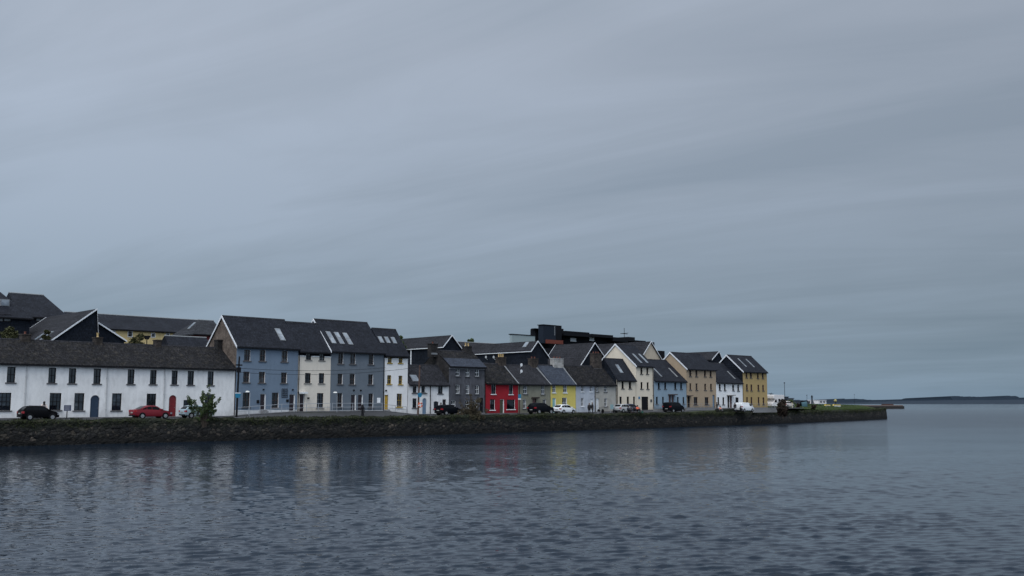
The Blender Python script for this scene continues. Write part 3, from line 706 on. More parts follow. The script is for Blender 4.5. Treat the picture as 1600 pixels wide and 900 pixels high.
boxpx(root, 'tower_side', 37.5, 869.3, 508.3, 877.5, 536, 5, DKC)
boxpx(root, 'tower_trim', 35.9, 848.8, 506.6, 868.8, 507.7, 1.8, DKC)
boxpx(root, 'plant_room', 39, 836.5, 513.8, 849, 536, 1.5, DKC)
boxpx(root, 'parapet', 38.5, 836, 512.8, 849.5, 513.9, 1.2, DKC)
boxpx(root, 'plant_room', 41, 877, 513.5, 880.5, 520, 4, DKC)
boxpx(root, 'rust_panel', 35.5, 855, 530.5, 880, 536.4, 1, plain('rusty_red_cladding', (.13, .03, .018), .8, var=.4))
boxpx(root, 'roof_slab', 38, 881, 519.5, 924, 524, 12, DKC); boxpx(root, 'roof_slab', 39, 883, 516.8, 921, 519.4, 9, DKC)
boxpx(root, 'roof_slab', 38, 924.3, 521.5, 958, 526, 12, DKC); boxpx(root, 'roof_slab', 38, 958.3, 526.7, 981, 533, 11, DKC)
boxpx(root, 'roof_slab', 38, 981.2, 526.3, 992, 533, 6, DKC); boxpx(root, 'roof_slab', 38, 992, 531.5, 1009, 545, 8, DKC)
boxpx(root, 'roof_slab', 37, 1009.2, 534, 1022.5, 550, 5, DKC)
boxpx(root, 'roof_slab', 38, 1022.8, 547.5, 1038.5, 560, 5, DKC)
for (a, b, c, d_) in ((891, 528, 900, 534), (921, 527, 928, 533)): winpx(root, 40, a, b, c, d_, plain('bright_pane', (.5, .52, .55), .3))
winpx(root, 35.4, 861.5, 547.5, 864.5, 556, plain('bright_pane', (.5, .52, .55), .3)); winpx(root, 35.4, 869, 547, 873, 557, plain('bright_pane', (.5, .52, .55), .3))
boxpx(root, 'balcony_wall', 35.41, 856, 544, 876, 560, 1.5, DKC)
boxpx(root, 'pale_wall', 34, 855, 557.5, 866, 575, 1.5, PALE)
m = MB(); a, z1_ = P(975.3, 512.5, 30); z0_ = zat(a, 30, 532); m.tube((a, 30, z0_), (a, 30, z1_), .06, 6)
zc = zat(a, 30, 521.5); m.box(a - 1.1, a + 1.1, 29.93, 30.07, zc - .05, zc + .05); m.box(a - .05, a + .05, 28.9, 31.1, zc + .06, zc + .14)
o = m.build('roof_antenna', BLACKP, org=(a, 30, z0_)); tag(o, 'thin cross-shaped antenna on the dark roofs', 'antenna')
# dishes on the slate wall
for i, (x, y) in enumerate(((760.5, 558), (772.5, 558))):
    g = bg7; dd = 13 + (14 if i == 0 else 11); a = g['sl'] - .25; s_ = a
    # seat them on the left wall of the block where they show
    dd = dat(a, x, 7); z_ = zat(a, dd, y)
    m = MB(); m.lathe((a - .3, dd, z_), [(.04, 0), (.15, -.04), (.24, -.1)], 12, 0, axis='y'); m.tube((a + .2, dd, z_ - .5), (a - .3, dd, z_ - .05), .04)
    o = m.build('satellite_dish', plain('white_dish', (.7, .71, .72), .5), org=(a, dd, z_)); tag(o, ('left' if i == 0 else 'right') + ' one of two small white dishes on the slate wall by the yellow chimney pots', 'satellite dish', 'white dishes on the slate wall')

# ------------------------------------------------------------------ quay, land, road
wl = [(-220, 704.5), (-60, 699.5), (0, 697.5), (285, 690.5), (440, 686.3), (640, 681), (880, 673), (1040, 668.3), (1150, 664.5), (1235, 661.3), (1317, 658), (1383.5, 654.8)]
QW = [G(x, y, 0) for x, y in wl]
QW = sorted([(-75, QW[0][1] + (QW[0][1] - QW[1][1]) * .5)] + QW)
qs = [a for a, _ in QW]; qd = [b for _, b in QW]
def quayd(s): return float(np.interp(s, qs, qd))
SE = QW[-1][0]; DE = QW[-1][1]
def topz(s): return 2.5 + .05 * math.sin(s * .7) + .04 * math.sin(s * 2.3 + 1) + .35 * max(0, min(1, (s - SE + 14) / 14))

def ground_mat(name, c1, c2, sc=1.5, rough=.95):
    m, nt, b = new_mat(name); n = noise(nt, sc, 6, .7); n2 = noise(nt, .12, 3)
    r = ramp(nt, n.outputs[0], [(.3, c1), (.7, c2)]); r2 = ramp(nt, n2.outputs[0], [(.35, (.7,) * 3), (.65, (1.15,) * 3)])
    nt.links.new(mix(nt, 1.0, r.outputs[0], r2.outputs[0], 'MULTIPLY'), b.inputs['Base Color']); b.inputs['Roughness'].default_value = rough; b.inputs['Specular IOR Level'].default_value = .2
    return m
# quay wall: dense rough sheet front + end return
def stone_mat():
    m, nt, b = new_mat('quay_rubble_stone')
    tc = nt.nodes.new('ShaderNodeTexCoord'); mp = nt.nodes.new('ShaderNodeMapping'); mp.inputs['Scale'].default_value = (1, 1, 1.5)
    nw = noise(nt, 1.1, 3)
    ad = nt.nodes.new('ShaderNodeVectorMath'); ad.operation = 'MULTIPLY_ADD'
    nt.links.new(nw.outputs['Color'], ad.inputs[0]); ad.inputs[1].default_value = (.5, .5, .5)
    nt.links.new(tc.outputs['Object'], ad.inputs[2]); nt.links.new(ad.outputs[0], mp.inputs[0])
    v = nd(nt, 'ShaderNodeTexVoronoi', Scale=2.3); v2 = nd(nt, 'ShaderNodeTexVoronoi', Scale=2.3); v2.feature = 'DISTANCE_TO_EDGE'
    for q in (v, v2): nt.links.new(mp.outputs[0], q.inputs['Vector'])
    sp = nt.nodes.new('ShaderNodeSeparateColor'); nt.links.new(v.outputs['Color'], sp.inputs[0])
    r = ramp(nt, sp.outputs[0], [(0, (.012, .012, .0135)), (.5, (.023, .0225, .022)), (.82, (.036, .034, .030)), (.95, (.066, .056, .044)), (1, (.12, .10, .085))])
    r2 = ramp(nt, v2.outputs['Distance'], [(0, (.45,) * 3), (.12, (1, 1, 1))])
    cc = mix(nt, 1.0, r.outputs[0], r2.outputs[0], 'MULTIPLY')
    n = noise(nt, .35, 5, .7); r3 = ramp(nt, n.outputs[0], [(.3, (.35, .35, .35)), (.5, (.75, .75, .75)), (.72, (1.3, 1.3, 1.3))])
    cc = mix(nt, 1.0, cc, r3.outputs[0], 'MULTIPLY')
    n2 = noise(nt, 5, 5, .7); r4 = ramp(nt, n2.outputs[0], [(.3, (.55,) * 3), (.7, (1.3,) * 3)])
    cc = mix(nt, 1.0, cc, r4.outputs[0], 'MULTIPLY')
    # moss from the top down, weed at the foot
    sz = nt.nodes.new('ShaderNodeSeparateXYZ'); nt.links.new(tc.outputs['Object'], sz.inputs[0])
    n3 = noise(nt, .9, 5, .7)
    a1 = nd(nt, 'ShaderNodeMath', operation='MULTIPLY_ADD'); nt.links.new(n3.outputs[0], a1.inputs[0]); a1.inputs[1].default_value = 2.2; nt.links.new(sz.outputs[2], a1.inputs[2])
    r5 = ramp(nt, a1.outputs[0], [(0, (0, 0, 0)), (1, (1, 1, 1))])
    mr = nd(nt, 'ShaderNodeMapRange'); nt.links.new(a1.outputs[0], mr.inputs[0]); mr.inputs[1].default_value = 2.5; mr.inputs[2].default_value = 3.6; mr.inputs[4].default_value = .75
    cc = mix(nt, mr.outputs[0], cc, (.013, .018, .007))
    mr2 = nd(nt, 'ShaderNodeMapRange'); nt.links.new(a1.outputs[0], mr2.inputs[0]); mr2.inputs[1].default_value = 2.15; mr2.inputs[2].default_value = 1.5; mr2.inputs[4].default_value = .9
    cc = mix(nt, mr2.outputs[0], cc, (.005, .005, .005))
    nt.links.new(cc, b.inputs['Base Color']); b.inputs['Roughness'].default_value = .85; b.inputs['Specular IOR Level'].default_value = .25
    bump(nt, b, r2.outputs[0], 1, .12)
    return m
QM = stone_mat()
def hash2(i, j, k=0):
    return (math.sin(i * 127.1 + j * 311.7 + k * 74.7) * 43758.5453) % 1.0
def vor(u, w):
    iu, iw = math.floor(u), math.floor(w); best = 9; sec = 9; hh = 0
    for a in (-1, 0, 1):
        for b in (-1, 0, 1):
            x = iu + a + hash2(iu + a, iw + b); y = iw + b + hash2(iu + a, iw + b, 1)
            dd = math.hypot(u - x, w - y)
            if dd < best: sec = best; best = dd; hh = hash2(iu + a, iw + b, 2)
            elif dd < sec: sec = dd
    return best, sec, hh
path = []
s = -70.0
while s < SE: path.append((s, quayd(s), 0, -1)); s += .3
ex, ey = SE, DE
for i in range(1, 10):   # rounded end
    a = -math.pi / 2 + i * math.pi / 2 / 9; path.append((ex + 2.5 * math.cos(a), ey + 2.5 + 2.5 * math.sin(a), math.cos(a), math.sin(a)))
q = ey + 2.8
while q < ey + 170: path.append((ex + 2.5 + .05 * (q - ey), q, 1, 0)); q += .6
NV = 16
m = MB(); L = 0; prev = None
for i, (a, b, nx, ny) in enumerate(path):
    if prev: L += math.hypot(a - prev[0], b - prev[1])
    prev = (a, b)
    zt = topz(min(a, SE))
    for j in range(NV):
        f = j / (NV - 1); z = -.6 + (zt + .6) * f
        v1, v2_, hh = vor(L * 1.25 + .15 * math.sin(z * 3), z * 2.2)
        off = .07 * hh + .07 * min(1, (v2_ - v1) * 4) - .1 + .30 * (1 - f)
        if j == NV - 1: off -= .12
        m.v.append((a + nx * off, b + ny * off, z + (.12 * hash2(i // 3, 7) if j == NV - 1 else 0)))
n = len(path)
for i in range(n - 1):
    for j in range(NV - 1):
        m.f.append((i * NV + j, (i + 1) * NV + j, (i + 1) * NV + j + 1, i * NV + j + 1)); m.m.append(0)
i0 = len(m.v)
for i, (a, b, nx, ny) in enumerate(path): m.v.append((a - nx * .7, b - ny * .7, topz(min(a, SE)) + .02))
for i in range(n - 1): m.f.append((i * NV + NV - 1, (i + 1) * NV + NV - 1, i0 + i + 1, i0 + i)); m.m.append(1)
o = m.build('quay_wall', [QM, ground_mat('mossy_wall_top', (.012, .014, .009), (.028, .032, .018), 2)], smooth=False, org=(0, 0, 0)); tag(o, 'long dark rubble-stone quay wall with moss along the top, standing in the water', 'quay wall')

# ground sheet
GRASS = ground_mat('rough_grass_ground', (.018, .026, .008), (.045, .058, .020), 2.5)
ROAD = ground_mat('wet_asphalt', (.030, .032, .037), (.055, .057, .063), 3, .8)
def hill(s, d):
    if s > R_['s1'] + 6:
        k = min(1, (s - R_['s1'] - 6) / 22); q = min(1, max(0, (d - quayd(min(s, SE)) - .7) / 8)); q = q * q * (3 - 2 * q)
        tgt = 2.5 + (1.15 + .12 * math.sin(s * .13 + 1) + .10 * math.sin(d * .11 + s * .05) + .06 * math.sin(s * .9 + d * .3)) * q
        return max(-.9, tgt - landz(s, d)) * k
    return 0
def ground_hit(px, py):
    """first point of the promontory ground on a sight line"""
    r = ray(px, py); t = 150.0
    while t < 900:
        X, Y, Z = r[0] * t, r[1] * t, CH + r[2] * t
        s_ = (X - OX) * TX + (Y - OY) * TY; d_ = (X - OX) * NX + (Y - OY) * NY
        if d_ > quayd(min(s_, SE)) + .6 and Z <= landz(s_, d_) + hill(s_, d_): return s_, d_, landz(s_, d_) + hill(s_, d_)
        t += .25
    return s_, 40, 3.4
m = MB(); cols_ = []; s = -70.0
while s < SE: cols_.append(s); s += 2.0
cols_ += [SE - .01, SE + 2.0]
rows_f = [0.35, .8, 1.5, 2.5, 3.5, 4.5, 5.5, 6.6, 8, 10, 13, 20, 32, 55, 100, 172]
nr = len(rows_f) + 0
for s in cols_:
    q0 = quayd(min(s, SE)) + (2.2 if s > SE else 0)
    for rf in rows_f:
        d_ = q0 + rf; sx = s + (.05 * rf if s > SE else 0)
        m.v.append((sx, d_, landz(s, d_) + hill(s, d_) + (0 if rf > .5 else .04)))
for i in range(len(cols_) - 1):
    for j in range(nr - 1): m.f.append((i * nr + j, (i + 1) * nr + j, (i + 1) * nr + j + 1, i * nr + j + 1)); m.m.append(0)
tag(m.build('ground', GRASS, org=(0, 0, 0), smooth=True), kind='structure')
# road
m = MB(); ss_ = [c for c in cols_ if c < R_['s1'] + 12]; rr = [0, .2, .4, .6, .8, 1]
for s in ss_:
    a, b = quayd(s) + 1.3, -1.45
    for t in rr: d_ = a + (b - a) * t; m.v.append((s, d_, landz(s, d_) + .03 + (0 if t else -.02)))
for i in range(len(ss_) - 1):
    for j in range(5): m.f.append((i * 6 + j, (i + 1) * 6 + j, (i + 1) * 6 + j + 1, i * 6 + j + 1)); m.m.append(0)
tag(m.build('road', ROAD, org=(0, 0, 0), smooth=True), kind='structure')
m = MB()
for i in range(len(ss_) - 1):
    a, b = ss_[i], ss_[i + 1]; z0, z1 = landz(a, -1.4) + .13, landz(b, -1.4) + .13
    m.face([(a, -1.45, z0), (b, -1.45, z1), (b, .0, z1 + .02), (a, .0, z0 + .02)]); m.face([(a, -1.45, z0 - .15), (b, -1.45, z1 - .15), (b, -1.45, z1), (a, -1.45, z0)])
tag(m.build('pavement', plain('dark_wet_pavement', (.07, .07, .075), .8, var=.3), org=(0, 0, 0)), kind='structure')

# grass and weeds hanging over the quay edge (uncountable)
def leafmat(name, c1, c2):
    k = ('leaf', name)
    if k in _cache: return _cache[k]
    m, nt, b = new_mat(name); n = noise(nt, 2.2, 4, .7); r = ramp(nt, n.outputs[0], [(.3, c1), (.7, c2)])
    n2 = noise(nt, 11, 2); r2 = ramp(nt, n2.outputs[0], [(.3, (.5,) * 3), (.7, (1.4,) * 3)])
    nt.links.new(mix(nt, 1.0, r.outputs[0], r2.outputs[0], 'MULTIPLY'), b.inputs['Base Color']); b.inputs['Roughness'].default_value = .8; b.inputs['Specular IOR Level'].default_value = .2
    _cache[k] = m; return m
def blades(pts, name, mat, wh, org=(0, 0, 0), parent=None):
    v = []; f = []
    for (p, w, h, hang) in pts:
        a = random.random() * math.pi; dx, dy = math.cos(a) * w / 2, math.sin(a) * w / 2; lx, ly = random.gauss(0, .35) * h, random.gauss(0, .35) * h
        i = len(v); v += [(p[0] - dx, p[1] - dy, p[2]), (p[0] + dx, p[1] + dy, p[2]), (p[0] + lx, p[1] + ly + hang[0], p[2] + h * hang[1])]; f.append((i, i + 1, i + 2))
    m = MB(); m.v = v; m.f = f; m.m = [0] * len(f); return m.build(name, mat, parent, org=org)
pts = []
for _ in range(26000):
    s = random.uniform(-65, SE + 1); dens = .5 + .5 * math.sin(s * .21 + 1.3) * math.sin(s * .057 + .4) + .3 * math.sin(s * 1.3)
    if random.random() > dens + .1: continue
    q = random.random(); d_ = quayd(min(s, SE)) + (.1 + 1.1 * q if random.random() < .5 else -.02)
    if d_ < quayd(min(s, SE)): pts.append(((s, d_ - .05, topz(s) - random.random() ** 2 * (.7 if dens > .7 else .35)), .13, random.uniform(.15, .4), (-.12, -.5)))
    else: pts.append(((s, d_, topz(min(s, SE)) - .03), .09, random.uniform(.08, .28) * (.6 + .6 * dens), (0, 1)))
o = blades(pts, 'verge_grass', leafmat('verge_grass_blades', (.010, .015, .004), (.030, .037, .012)), 0); tag(o, 'ragged grass and weeds along the top of the quay wall', 'grass', kind='stuff')
# turf of the promontory
pts = []
for _ in range(22000):
    s = random.uniform(R_['s1'] + 8, SE + 1); r_ = random.random() ** 2 * 30; d_ = quayd(min(s, SE)) + .6 + r_
    pts.append(((s, d_, landz(s, d_) + hill(s, d_) - .02), .12, random.uniform(.05, .22), (0, 1)))
o = blades(pts, 'turf', leafmat('turf_blades', (.022, .040, .010), (.050, .085, .022)), 0); tag(o, 'short green turf on the grassy end of the quay', 'grass', kind='stuff')

# rail fences and low walls
def rail(label, pts, h, mat, every=1.7, rails=(1.0, .5), name='railing', r=.028):
    """pts: list of (s,d,z)"""
    root = thing(name, label, 'railing', *pts[0])
    segs = []
    for a, b in zip(pts[:-1], pts[1:]):
        n = max(1, round((Vector(b) - Vector(a)).length / every))
        for k in range(n): segs.append(Vector(a).lerp(Vector(b), k / n))
    segs.append(Vector(pts[-1]))
    for i, p in enumerate(segs):
        m = MB(); m.tube(p - Vector((0, 0, .1)), p + Vector((0, 0, h)), r * 1.3, 6); m.build('post', mat, root)
    for q in rails:
        m = MB()
        for a, b in zip(segs[:-1], segs[1:]): m.tube(a + Vector((0, 0, h * q)), b + Vector((0, 0, h * q)), r, 6)
        m.build('rail', mat, root)
    return root
def zz(px, d): s = sat(px, d, 3); return (s, d, landz(s, d) + .15)
RAILW = plain('white_rail_paint', (.30, .32, .35), .5)
rail('white tubular railing in front of the blue and cream townhouses', [zz(371, -1.3), zz(440, -1.3), zz(516, -1.3)], 1.0, RAILW)
rail('white tubular railing in front of the slate-grey townhouse', [zz(519, -1.3), zz(597, -1.3)], 1.0, RAILW)
rail('low grey handrail sloping down past the white townhouse with mustard door', [zz(600, -1.4), zz(635, -1.4)], .85, GREYM)
rail('thin grey railing in front of the pale blue house', [zz(1022, -2.2), zz(1070, -2.2)], 1.0, GREYM, 2.2, (1.0, .55, .1), r=.018)
rail('thin grey railing in front of the tan house', [zz(1073, -2.2), zz(1118, -2.2)], 1.0, GREYM, 2.2, (1.0, .55, .1), r=.018)
rail('thin grey railing in front of the mustard house', [zz(1165, -2.2), zz(1206, -2.2)], .95, GREYM, 2.2, (1.0, .55, .1), r=.018)
def lowwall(label, x0, x1, d, h, mat, up=0):
    a = sat(x0, d, 3); b = sat(x1, d, 3); n = 12
    m = MB()
    for i in range(n):
        p, q = a + (b - a) * i / n, a + (b - a) * (i + 1) / n; z = landz((p + q) / 2, d)
        m.box(p, q - .01, d, d + .3, z - .3, z + h)
    m.box(a - .05, b + .05, d - .04, d + .34, landz(b, d) + h + .002, landz(b, d) + h + .06)
    tag(m.build('low_wall', mat, org=(a, d, landz(a, d))), label, 'wall')
lowwall('pale concrete kerb wall below the railing of the pale blue house', 1023, 1070, -2.6, .42, CONC)
lowwall('pale concrete kerb wall below the railing of the tan house', 1072, 1117, -2.6, .42, CONC)
dq_ = quayd(sat(1147, -6.5)) + .55
a = sat(1118.5, dq_); b = sat(1178, dq_); m = MB(); n = 40; zt_ = zat(a, dq_, 639.3)
for i in range(n):
    p, q = a + (b - a) * i / n, a + (b - a) * (i + 1) / n; j_ = random.uniform(-.04, .05)
    m.box(p + .003, q - .003, quayd(p) + .35 + j_, quayd(p) + .95, 2.2, zt_ + random.uniform(-.05, .03))
tag(m.build('quay_parapet', QM, org=(a, dq_, 0)), 'dark stone parapet on the quay edge in front of the small white house', 'wall')
lowwall('grey concrete wall in front of the mustard house, ending by the dark bush', 1178, 1214, -4.0, .62, CONC)

# ------------------------------------------------------------------ vehicles
KINDS = {
 'hatch': dict(L=4.0, W=1.70, wr=.31, wx=(.20, .80), st=[(0, .80, .42, .80, .82), (.025, .84, .30, .95, 1.0), (.14, .85, .24, .98, 1.38), (.30, .85, .22, .95, 1.46), (.52, .85, .22, .93, 1.44), (.60, .85, .22, .92, 1.36), (.76, .84, .22, .93, .955), (.90, .82, .24, .80, .82), (.97, .76, .28, .66, .68), (1, .68, .34, .52, .54)], cab=(.05, .30, .58, .75)),
 'saloon': dict(L=4.6, W=1.76, wr=.32, wx=(.19, .80), st=[(0, .78, .42, .80, .82), (.02, .84, .30, .97, .99), (.13, .87, .24, 1.0, 1.02), (.30, .88, .22, .98, 1.38), (.42, .88, .22, .95, 1.44), (.54, .88, .22, .93, 1.42), (.60, .88, .22, .92, 1.34), (.74, .87, .22, .92, .94), (.90, .84, .24, .80, .82), (.97, .78, .28, .66, .68), (1, .70, .34, .52, .54)], cab=(.15, .32, .57, .73)),
 'suv': dict(L=4.65, W=1.88, wr=.37, wx=(.19, .81), st=[(0, .86, .50, .95, .97), (.02, .91, .40, 1.1, 1.2), (.09, .93, .34, 1.14, 1.62), (.28, .94, .32, 1.12, 1.72), (.50, .94, .32, 1.10, 1.71), (.60, .94, .32, 1.08, 1.60), (.74, .93, .32, 1.10, 1.13), (.92, .90, .34, 1.0, 1.02), (.98, .85, .38, .82, .84), (1, .78, .44, .64, .66)], cab=(.03, .28, .58, .73)),
 'estate': dict(L=4.5, W=1.75, wr=.32, wx=(.19, .80), st=[(0, .80, .42, .85, .87), (.02, .85, .30, .98, 1.02), (.08, .87, .24, 1.0, 1.36), (.25, .88, .22, .98, 1.46), (.48, .88, .22, .95, 1.46), (.57, .88, .22, .93, 1.36), (.73, .87, .22, .93, .95), (.90, .84, .24, .82, .84), (.97, .78, .28, .68, .70), (1, .70, .34, .52, .54)], cab=(.03, .25, .55, .72)),
 'van': dict(L=4.7, W=1.86, wr=.33, wx=(.18, .82), st=[(0, .86, .40, 1.2, 1.6), (.015, .91, .30, 1.22, 1.78), (.06, .93, .25, 1.22, 1.88), (.35, .93, .24, 1.2, 1.92), (.62, .93, .24, 1.15, 1.88), (.70, .93, .24, 1.12, 1.76), (.84, .92, .24, 1.10, 1.14), (.95, .88, .26, .92, .94), (.985, .84, .30, .75, .77), (1, .78, .36, .58, .60)], cab=(.02, .35, .68, .83)),
}
def lerpst(st, x):
    for a, b in zip(st[:-1], st[1:]):
        if a[0] <= x <= b[0]:
            t = (x - a[0]) / (b[0] - a[0]); return [a[i] + (b[i] - a[i]) * t for i in range(5)]
    return list(st[-1])
def car(label, kind, xl, xr, d, paint, group='cars parked along the quay', cat='car', name='parked_car', z=None, sidewin=True, heading=0, hs=1.0):
    """xl..xr: where its tail and nose show; it stands on the road at depth d with its nose to the right"""
    K = KINDS[kind]; hw = K['W'] / 2
    s_r = sat(xr, d - hw * .6, 3); s_l = sat(xl, d + hw * .75, 3.2)
    Lc = min(max(s_r - s_l, K['L'] * .9), K['L'] * 1.1); sc_ = (s_r + s_l) / 2; s_l = sc_ - Lc / 2
    zg = landz(sc_, d) + .03 if z is None else z
    root = thing(name, label, cat, s_l + Lc / 2, d, zg, rz=heading, group=group)
    og = (-Lc / 2, 0, 0)
    def bd(m, nm, mt, par=None, **k):
        m.v = [(a - Lc / 2, b, c * hs) for a, b, c in m.v]; return m.build(nm, mt, par or root, org=(0, 0, 0.00001), **k)
    st = K['st']; xs = sorted({s_[0] for s_ in st} | {i / 30 for i in range(31)})
    m = MB(); NP = 14
    def sec(x):
        _, w, zl, zb_, zt = lerpst(st, x); w *= K['W'] / 1.76 if False else 1
        cabh = zt - zb_; wr_ = w * (1 - .22 * min(1, cabh / .5))
        half = [(w * .86, zl), (w * .98, zl + .10), (w, zl + .28 if zl + .28 < zb_ else (zl + zb_) / 2), (w * .99, zb_ - .08), (w * .95, zb_), (wr_ + (w * .95 - wr_) * .12, zt - min(.07, cabh * .3)), (wr_ * .82, zt - .005)]
        return half
    for x in xs:
        h = sec(x)
        for y, z_ in h: m.v.append((x * Lc, -y, z_))
        for y, z_ in reversed(h): m.v.append((x * Lc, y, z_))
    for i in range(len(xs) - 1):
        for j in range(NP): m.f.append((i * NP + j, i * NP + (j + 1) % NP, (i + 1) * NP + (j + 1) % NP, (i + 1) * NP + j)); m.m.append(0)
    m.f.append(tuple(reversed(range(NP)))); m.m.append(0); m.f.append(tuple((len(xs) - 1) * NP + j for j in range(NP))); m.m.append(0)
    body = bd(m, 'body', paint, smooth=True)
    es = body.modifiers.new('edge', 'EDGE_SPLIT'); es.split_angle = R(38)
    # glazing
    r0, r1, f0, f1 = K['cab']
    if sidewin:
        for sg in (-1, 1):
            spans = [(r0 + .05, r0 + (f0 - r0) * .36), (r0 + (f0 - r0) * .39, r0 + (f0 - r0) * .68), (r0 + (f0 - r0) * .71, f0 + .07)] if kind != 'van' else [(.62, .78)]
            if sidewin == 'all': spans = [(.05, .30), (.33, .58), (.62, .78)]
            for (u, v_) in spans:
                m = MB(); n_ = 6
                for i in range(n_ + 1):
                    x = u + (v_ - u) * i / n_; h = sec(x); (yb, zb_), (yt, zt) = h[4], h[5]
                    a_ = .12; b_ = .9; 
                    m.v.append((x * Lc, sg * (yb + (yt - yb) * a_ + .012), zb_ + (zt - zb_) * a_)); m.v.append((x * Lc, sg * (yb + (yt - yb) * b_ + .012), zb_ + (zt - zb_) * b_))
                for i in range(n_): m.f.append((2 * i, 2 * i + 2, 2 * i + 3, 2 * i + 1)); m.m.append(0)
                bd(m, 'side_window', CARGLASS)
    def screen(u, v_, nm):
        m = MB(); n_ = 4
        for i in range(n_ + 1):
            t = .06 + .88 * i / n_; x = u + (v_ - u) * t; h = sec(x); y = h[6][0] * .98; z_ = h[6][1]
            sgx = -1 if nm == 'rear_window' else 1
            m.v.append((x * Lc + sgx * .02, -y * .97, z_ + .014)); m.v.append((x * Lc + sgx * .02, y * .97, z_ + .014))
        for i in range(n_): m.f.append((2 * i, 2 * i + 1, 2 * i + 3, 2 * i + 2)); m.m.append(0)
        bd(m, nm, CARGLASS)
    screen(f1, f0 + .02, 'windscreen')
    a_ = [s_[0] for s_ in st if s_[0] >= .02]
    if kind in ('hatch',): screen(.03, .135, 'rear_window')
    elif kind == 'saloon': screen(.14, .295, 'rear_window')
    elif kind == 'suv': screen(.024, .088, 'rear_window')
    elif kind == 'estate': screen(.024, .078, 'rear_window')
    for sx in K['wx']:
        for sg in (-1, 1):
            y0 = sg * (hw - .2); y1 = sg * (hw + .03)
            m = MB(); wr = K['wr']; hh = y1 - y0
            m.lathe((sx * Lc, y0, wr), [(wr * .6, 0), (wr * .97, 0), (wr, hh * .15), (wr, hh * .85), (wr * .97, hh), (wr * .66, hh), (wr * .62, hh * .9)], 22, 0, axis='y')
            w_ = bd(m, 'wheel', RUBBER)
            m = MB(); m.lathe((sx * Lc, y0 + hh * .93, wr), [(wr * .62, 0), (wr * .62, hh * .06), (wr * .5, hh * .03), (.07, hh * .05), (.05, hh * .1)], 20, 0, axis='y')
            bd(m, 'rim', CHROME, w_)
            m = MB(); m.lathe((sx * Lc, sg * (hw - .10), wr + .015), [(wr * 1.13, 0), (wr * 1.13, sg * .106)], 22, 0, axis='y'); bd(m, 'wheel_arch', BLACKP)
    for sg in (-1, 1):
        _, w, zl, zb_, zt = lerpst(st, .02); zl_ = zb_ - .02
        m = MB(); m.box(.005 * Lc, .05 * Lc, sg * w * 1.0 - .04, sg * w * 1.0 + .022 * sg + .0, zl_ - .22, zl_) if sg > 0 else m.box(.005 * Lc, .05 * Lc, sg * w - .022, sg * w + .04, zl_ - .22, zl_)
        m.box(-.012, .03 * Lc, sg * w * .8 - .12, sg * w * .8 + .12, zl_ - .2, zl_ - .03); bd(m, 'tail_light', REDLENS)
        _, w, zl, zb_, zt = lerpst(st, .96)
        m = MB(); m.box(.935 * Lc, .985 * Lc, min(sg * w * .72, sg * w * 1.02), max(sg * w * .72, sg * w * 1.02), zb_ - .17, zb_ - .01); bd(m, 'headlight', CLEARLENS)
        _, w, zl, zb_, zt = lerpst(st, f1 - .04)
        m = MB(); m.box((f1 - .06) * Lc, (f1 - .02) * Lc, min(sg * w, sg * (w + .16)), max(sg * w, sg * (w + .16)), zb_ + .02, zb_ + .15); bd(m, 'wing_mirror', paint)
    m = MB(); m.box(-.03, -.008, -.26, .26, .62, .73); bd(m, 'number_plate', plain('number_plate', (.3, .3, .28), .6))
    m = MB(); m.box(-.025, .05, -hw * .85, hw * .85, .30, .44); m.box(Lc - .06, Lc + .01, -hw * .75, hw * .75, .28, .42); bd(m, 'bumper', BLACKP)
    return root
def paint(name, c, rough=.28): return plain(name, c, rough, 0, .05, .05 if max(c) < .02 else .2)
blk = paint('black_car_paint', (.003, .003, .004), .45); redp = paint('red_car_paint', (.15, .010, .018)); silb = paint('silver_blue_car_paint', (.26, .33, .37))
navy = paint('dark_blue_car_paint', (.0035, .0045, .007), .4); whp = paint('white_car_paint', (.62, .64, .66)); silp = paint('silver_car_paint', (.33, .34, .35))
c1 = car('black hatchback parked outside the long white terrace, a person leaning over its bonnet', 'hatch', 28, 91, -5.2, blk)
c2 = car('bright red saloon parked outside the white terrace, left of the red arched door', 'saloon', 202, 268, -4.6, redp)
c3 = car('silver-blue hatchback parked right of the red saloon, half behind the leafy shrub', 'hatch', 280.5, 334, -4.4, silb)
c4 = car('dark estate car parked outside the narrow white cottage', 'estate', 680.5, 722, -4.2, navy)
c5 = car('black off-roader parked outside the khaki cottage', 'suv', 825, 864, -4.0, navy)
c6 = car('white hatchback parked outside the yellow cottage', 'hatch', 865, 898.5, -4.0, whp)
c7 = car('silver car parked outside the low cream house, behind the seated group', 'hatch', 964, 984, -3.6, silp)
c7b = car('dark blue hatchback parked right of the silver car, behind the seated group', 'hatch', 975, 994, -3.4, paint('blue_grey_car_paint', (.03, .04, .07)), z=None)
c7b.location.z += 0
c8 = car('dark van parked outside the pale blue house', 'van', 1037, 1067.5, -4.4, navy, hs=.93, group='vans parked along the quay', cat='van', name='parked_van', sidewin='all')
c9 = car('white van parked behind the dark stone wall outside the small white house', 'van', 1151, 1174, -4.7, whp, hs=.93, z=2.5, group='vans parked along the quay', cat='van', name='parked_van')

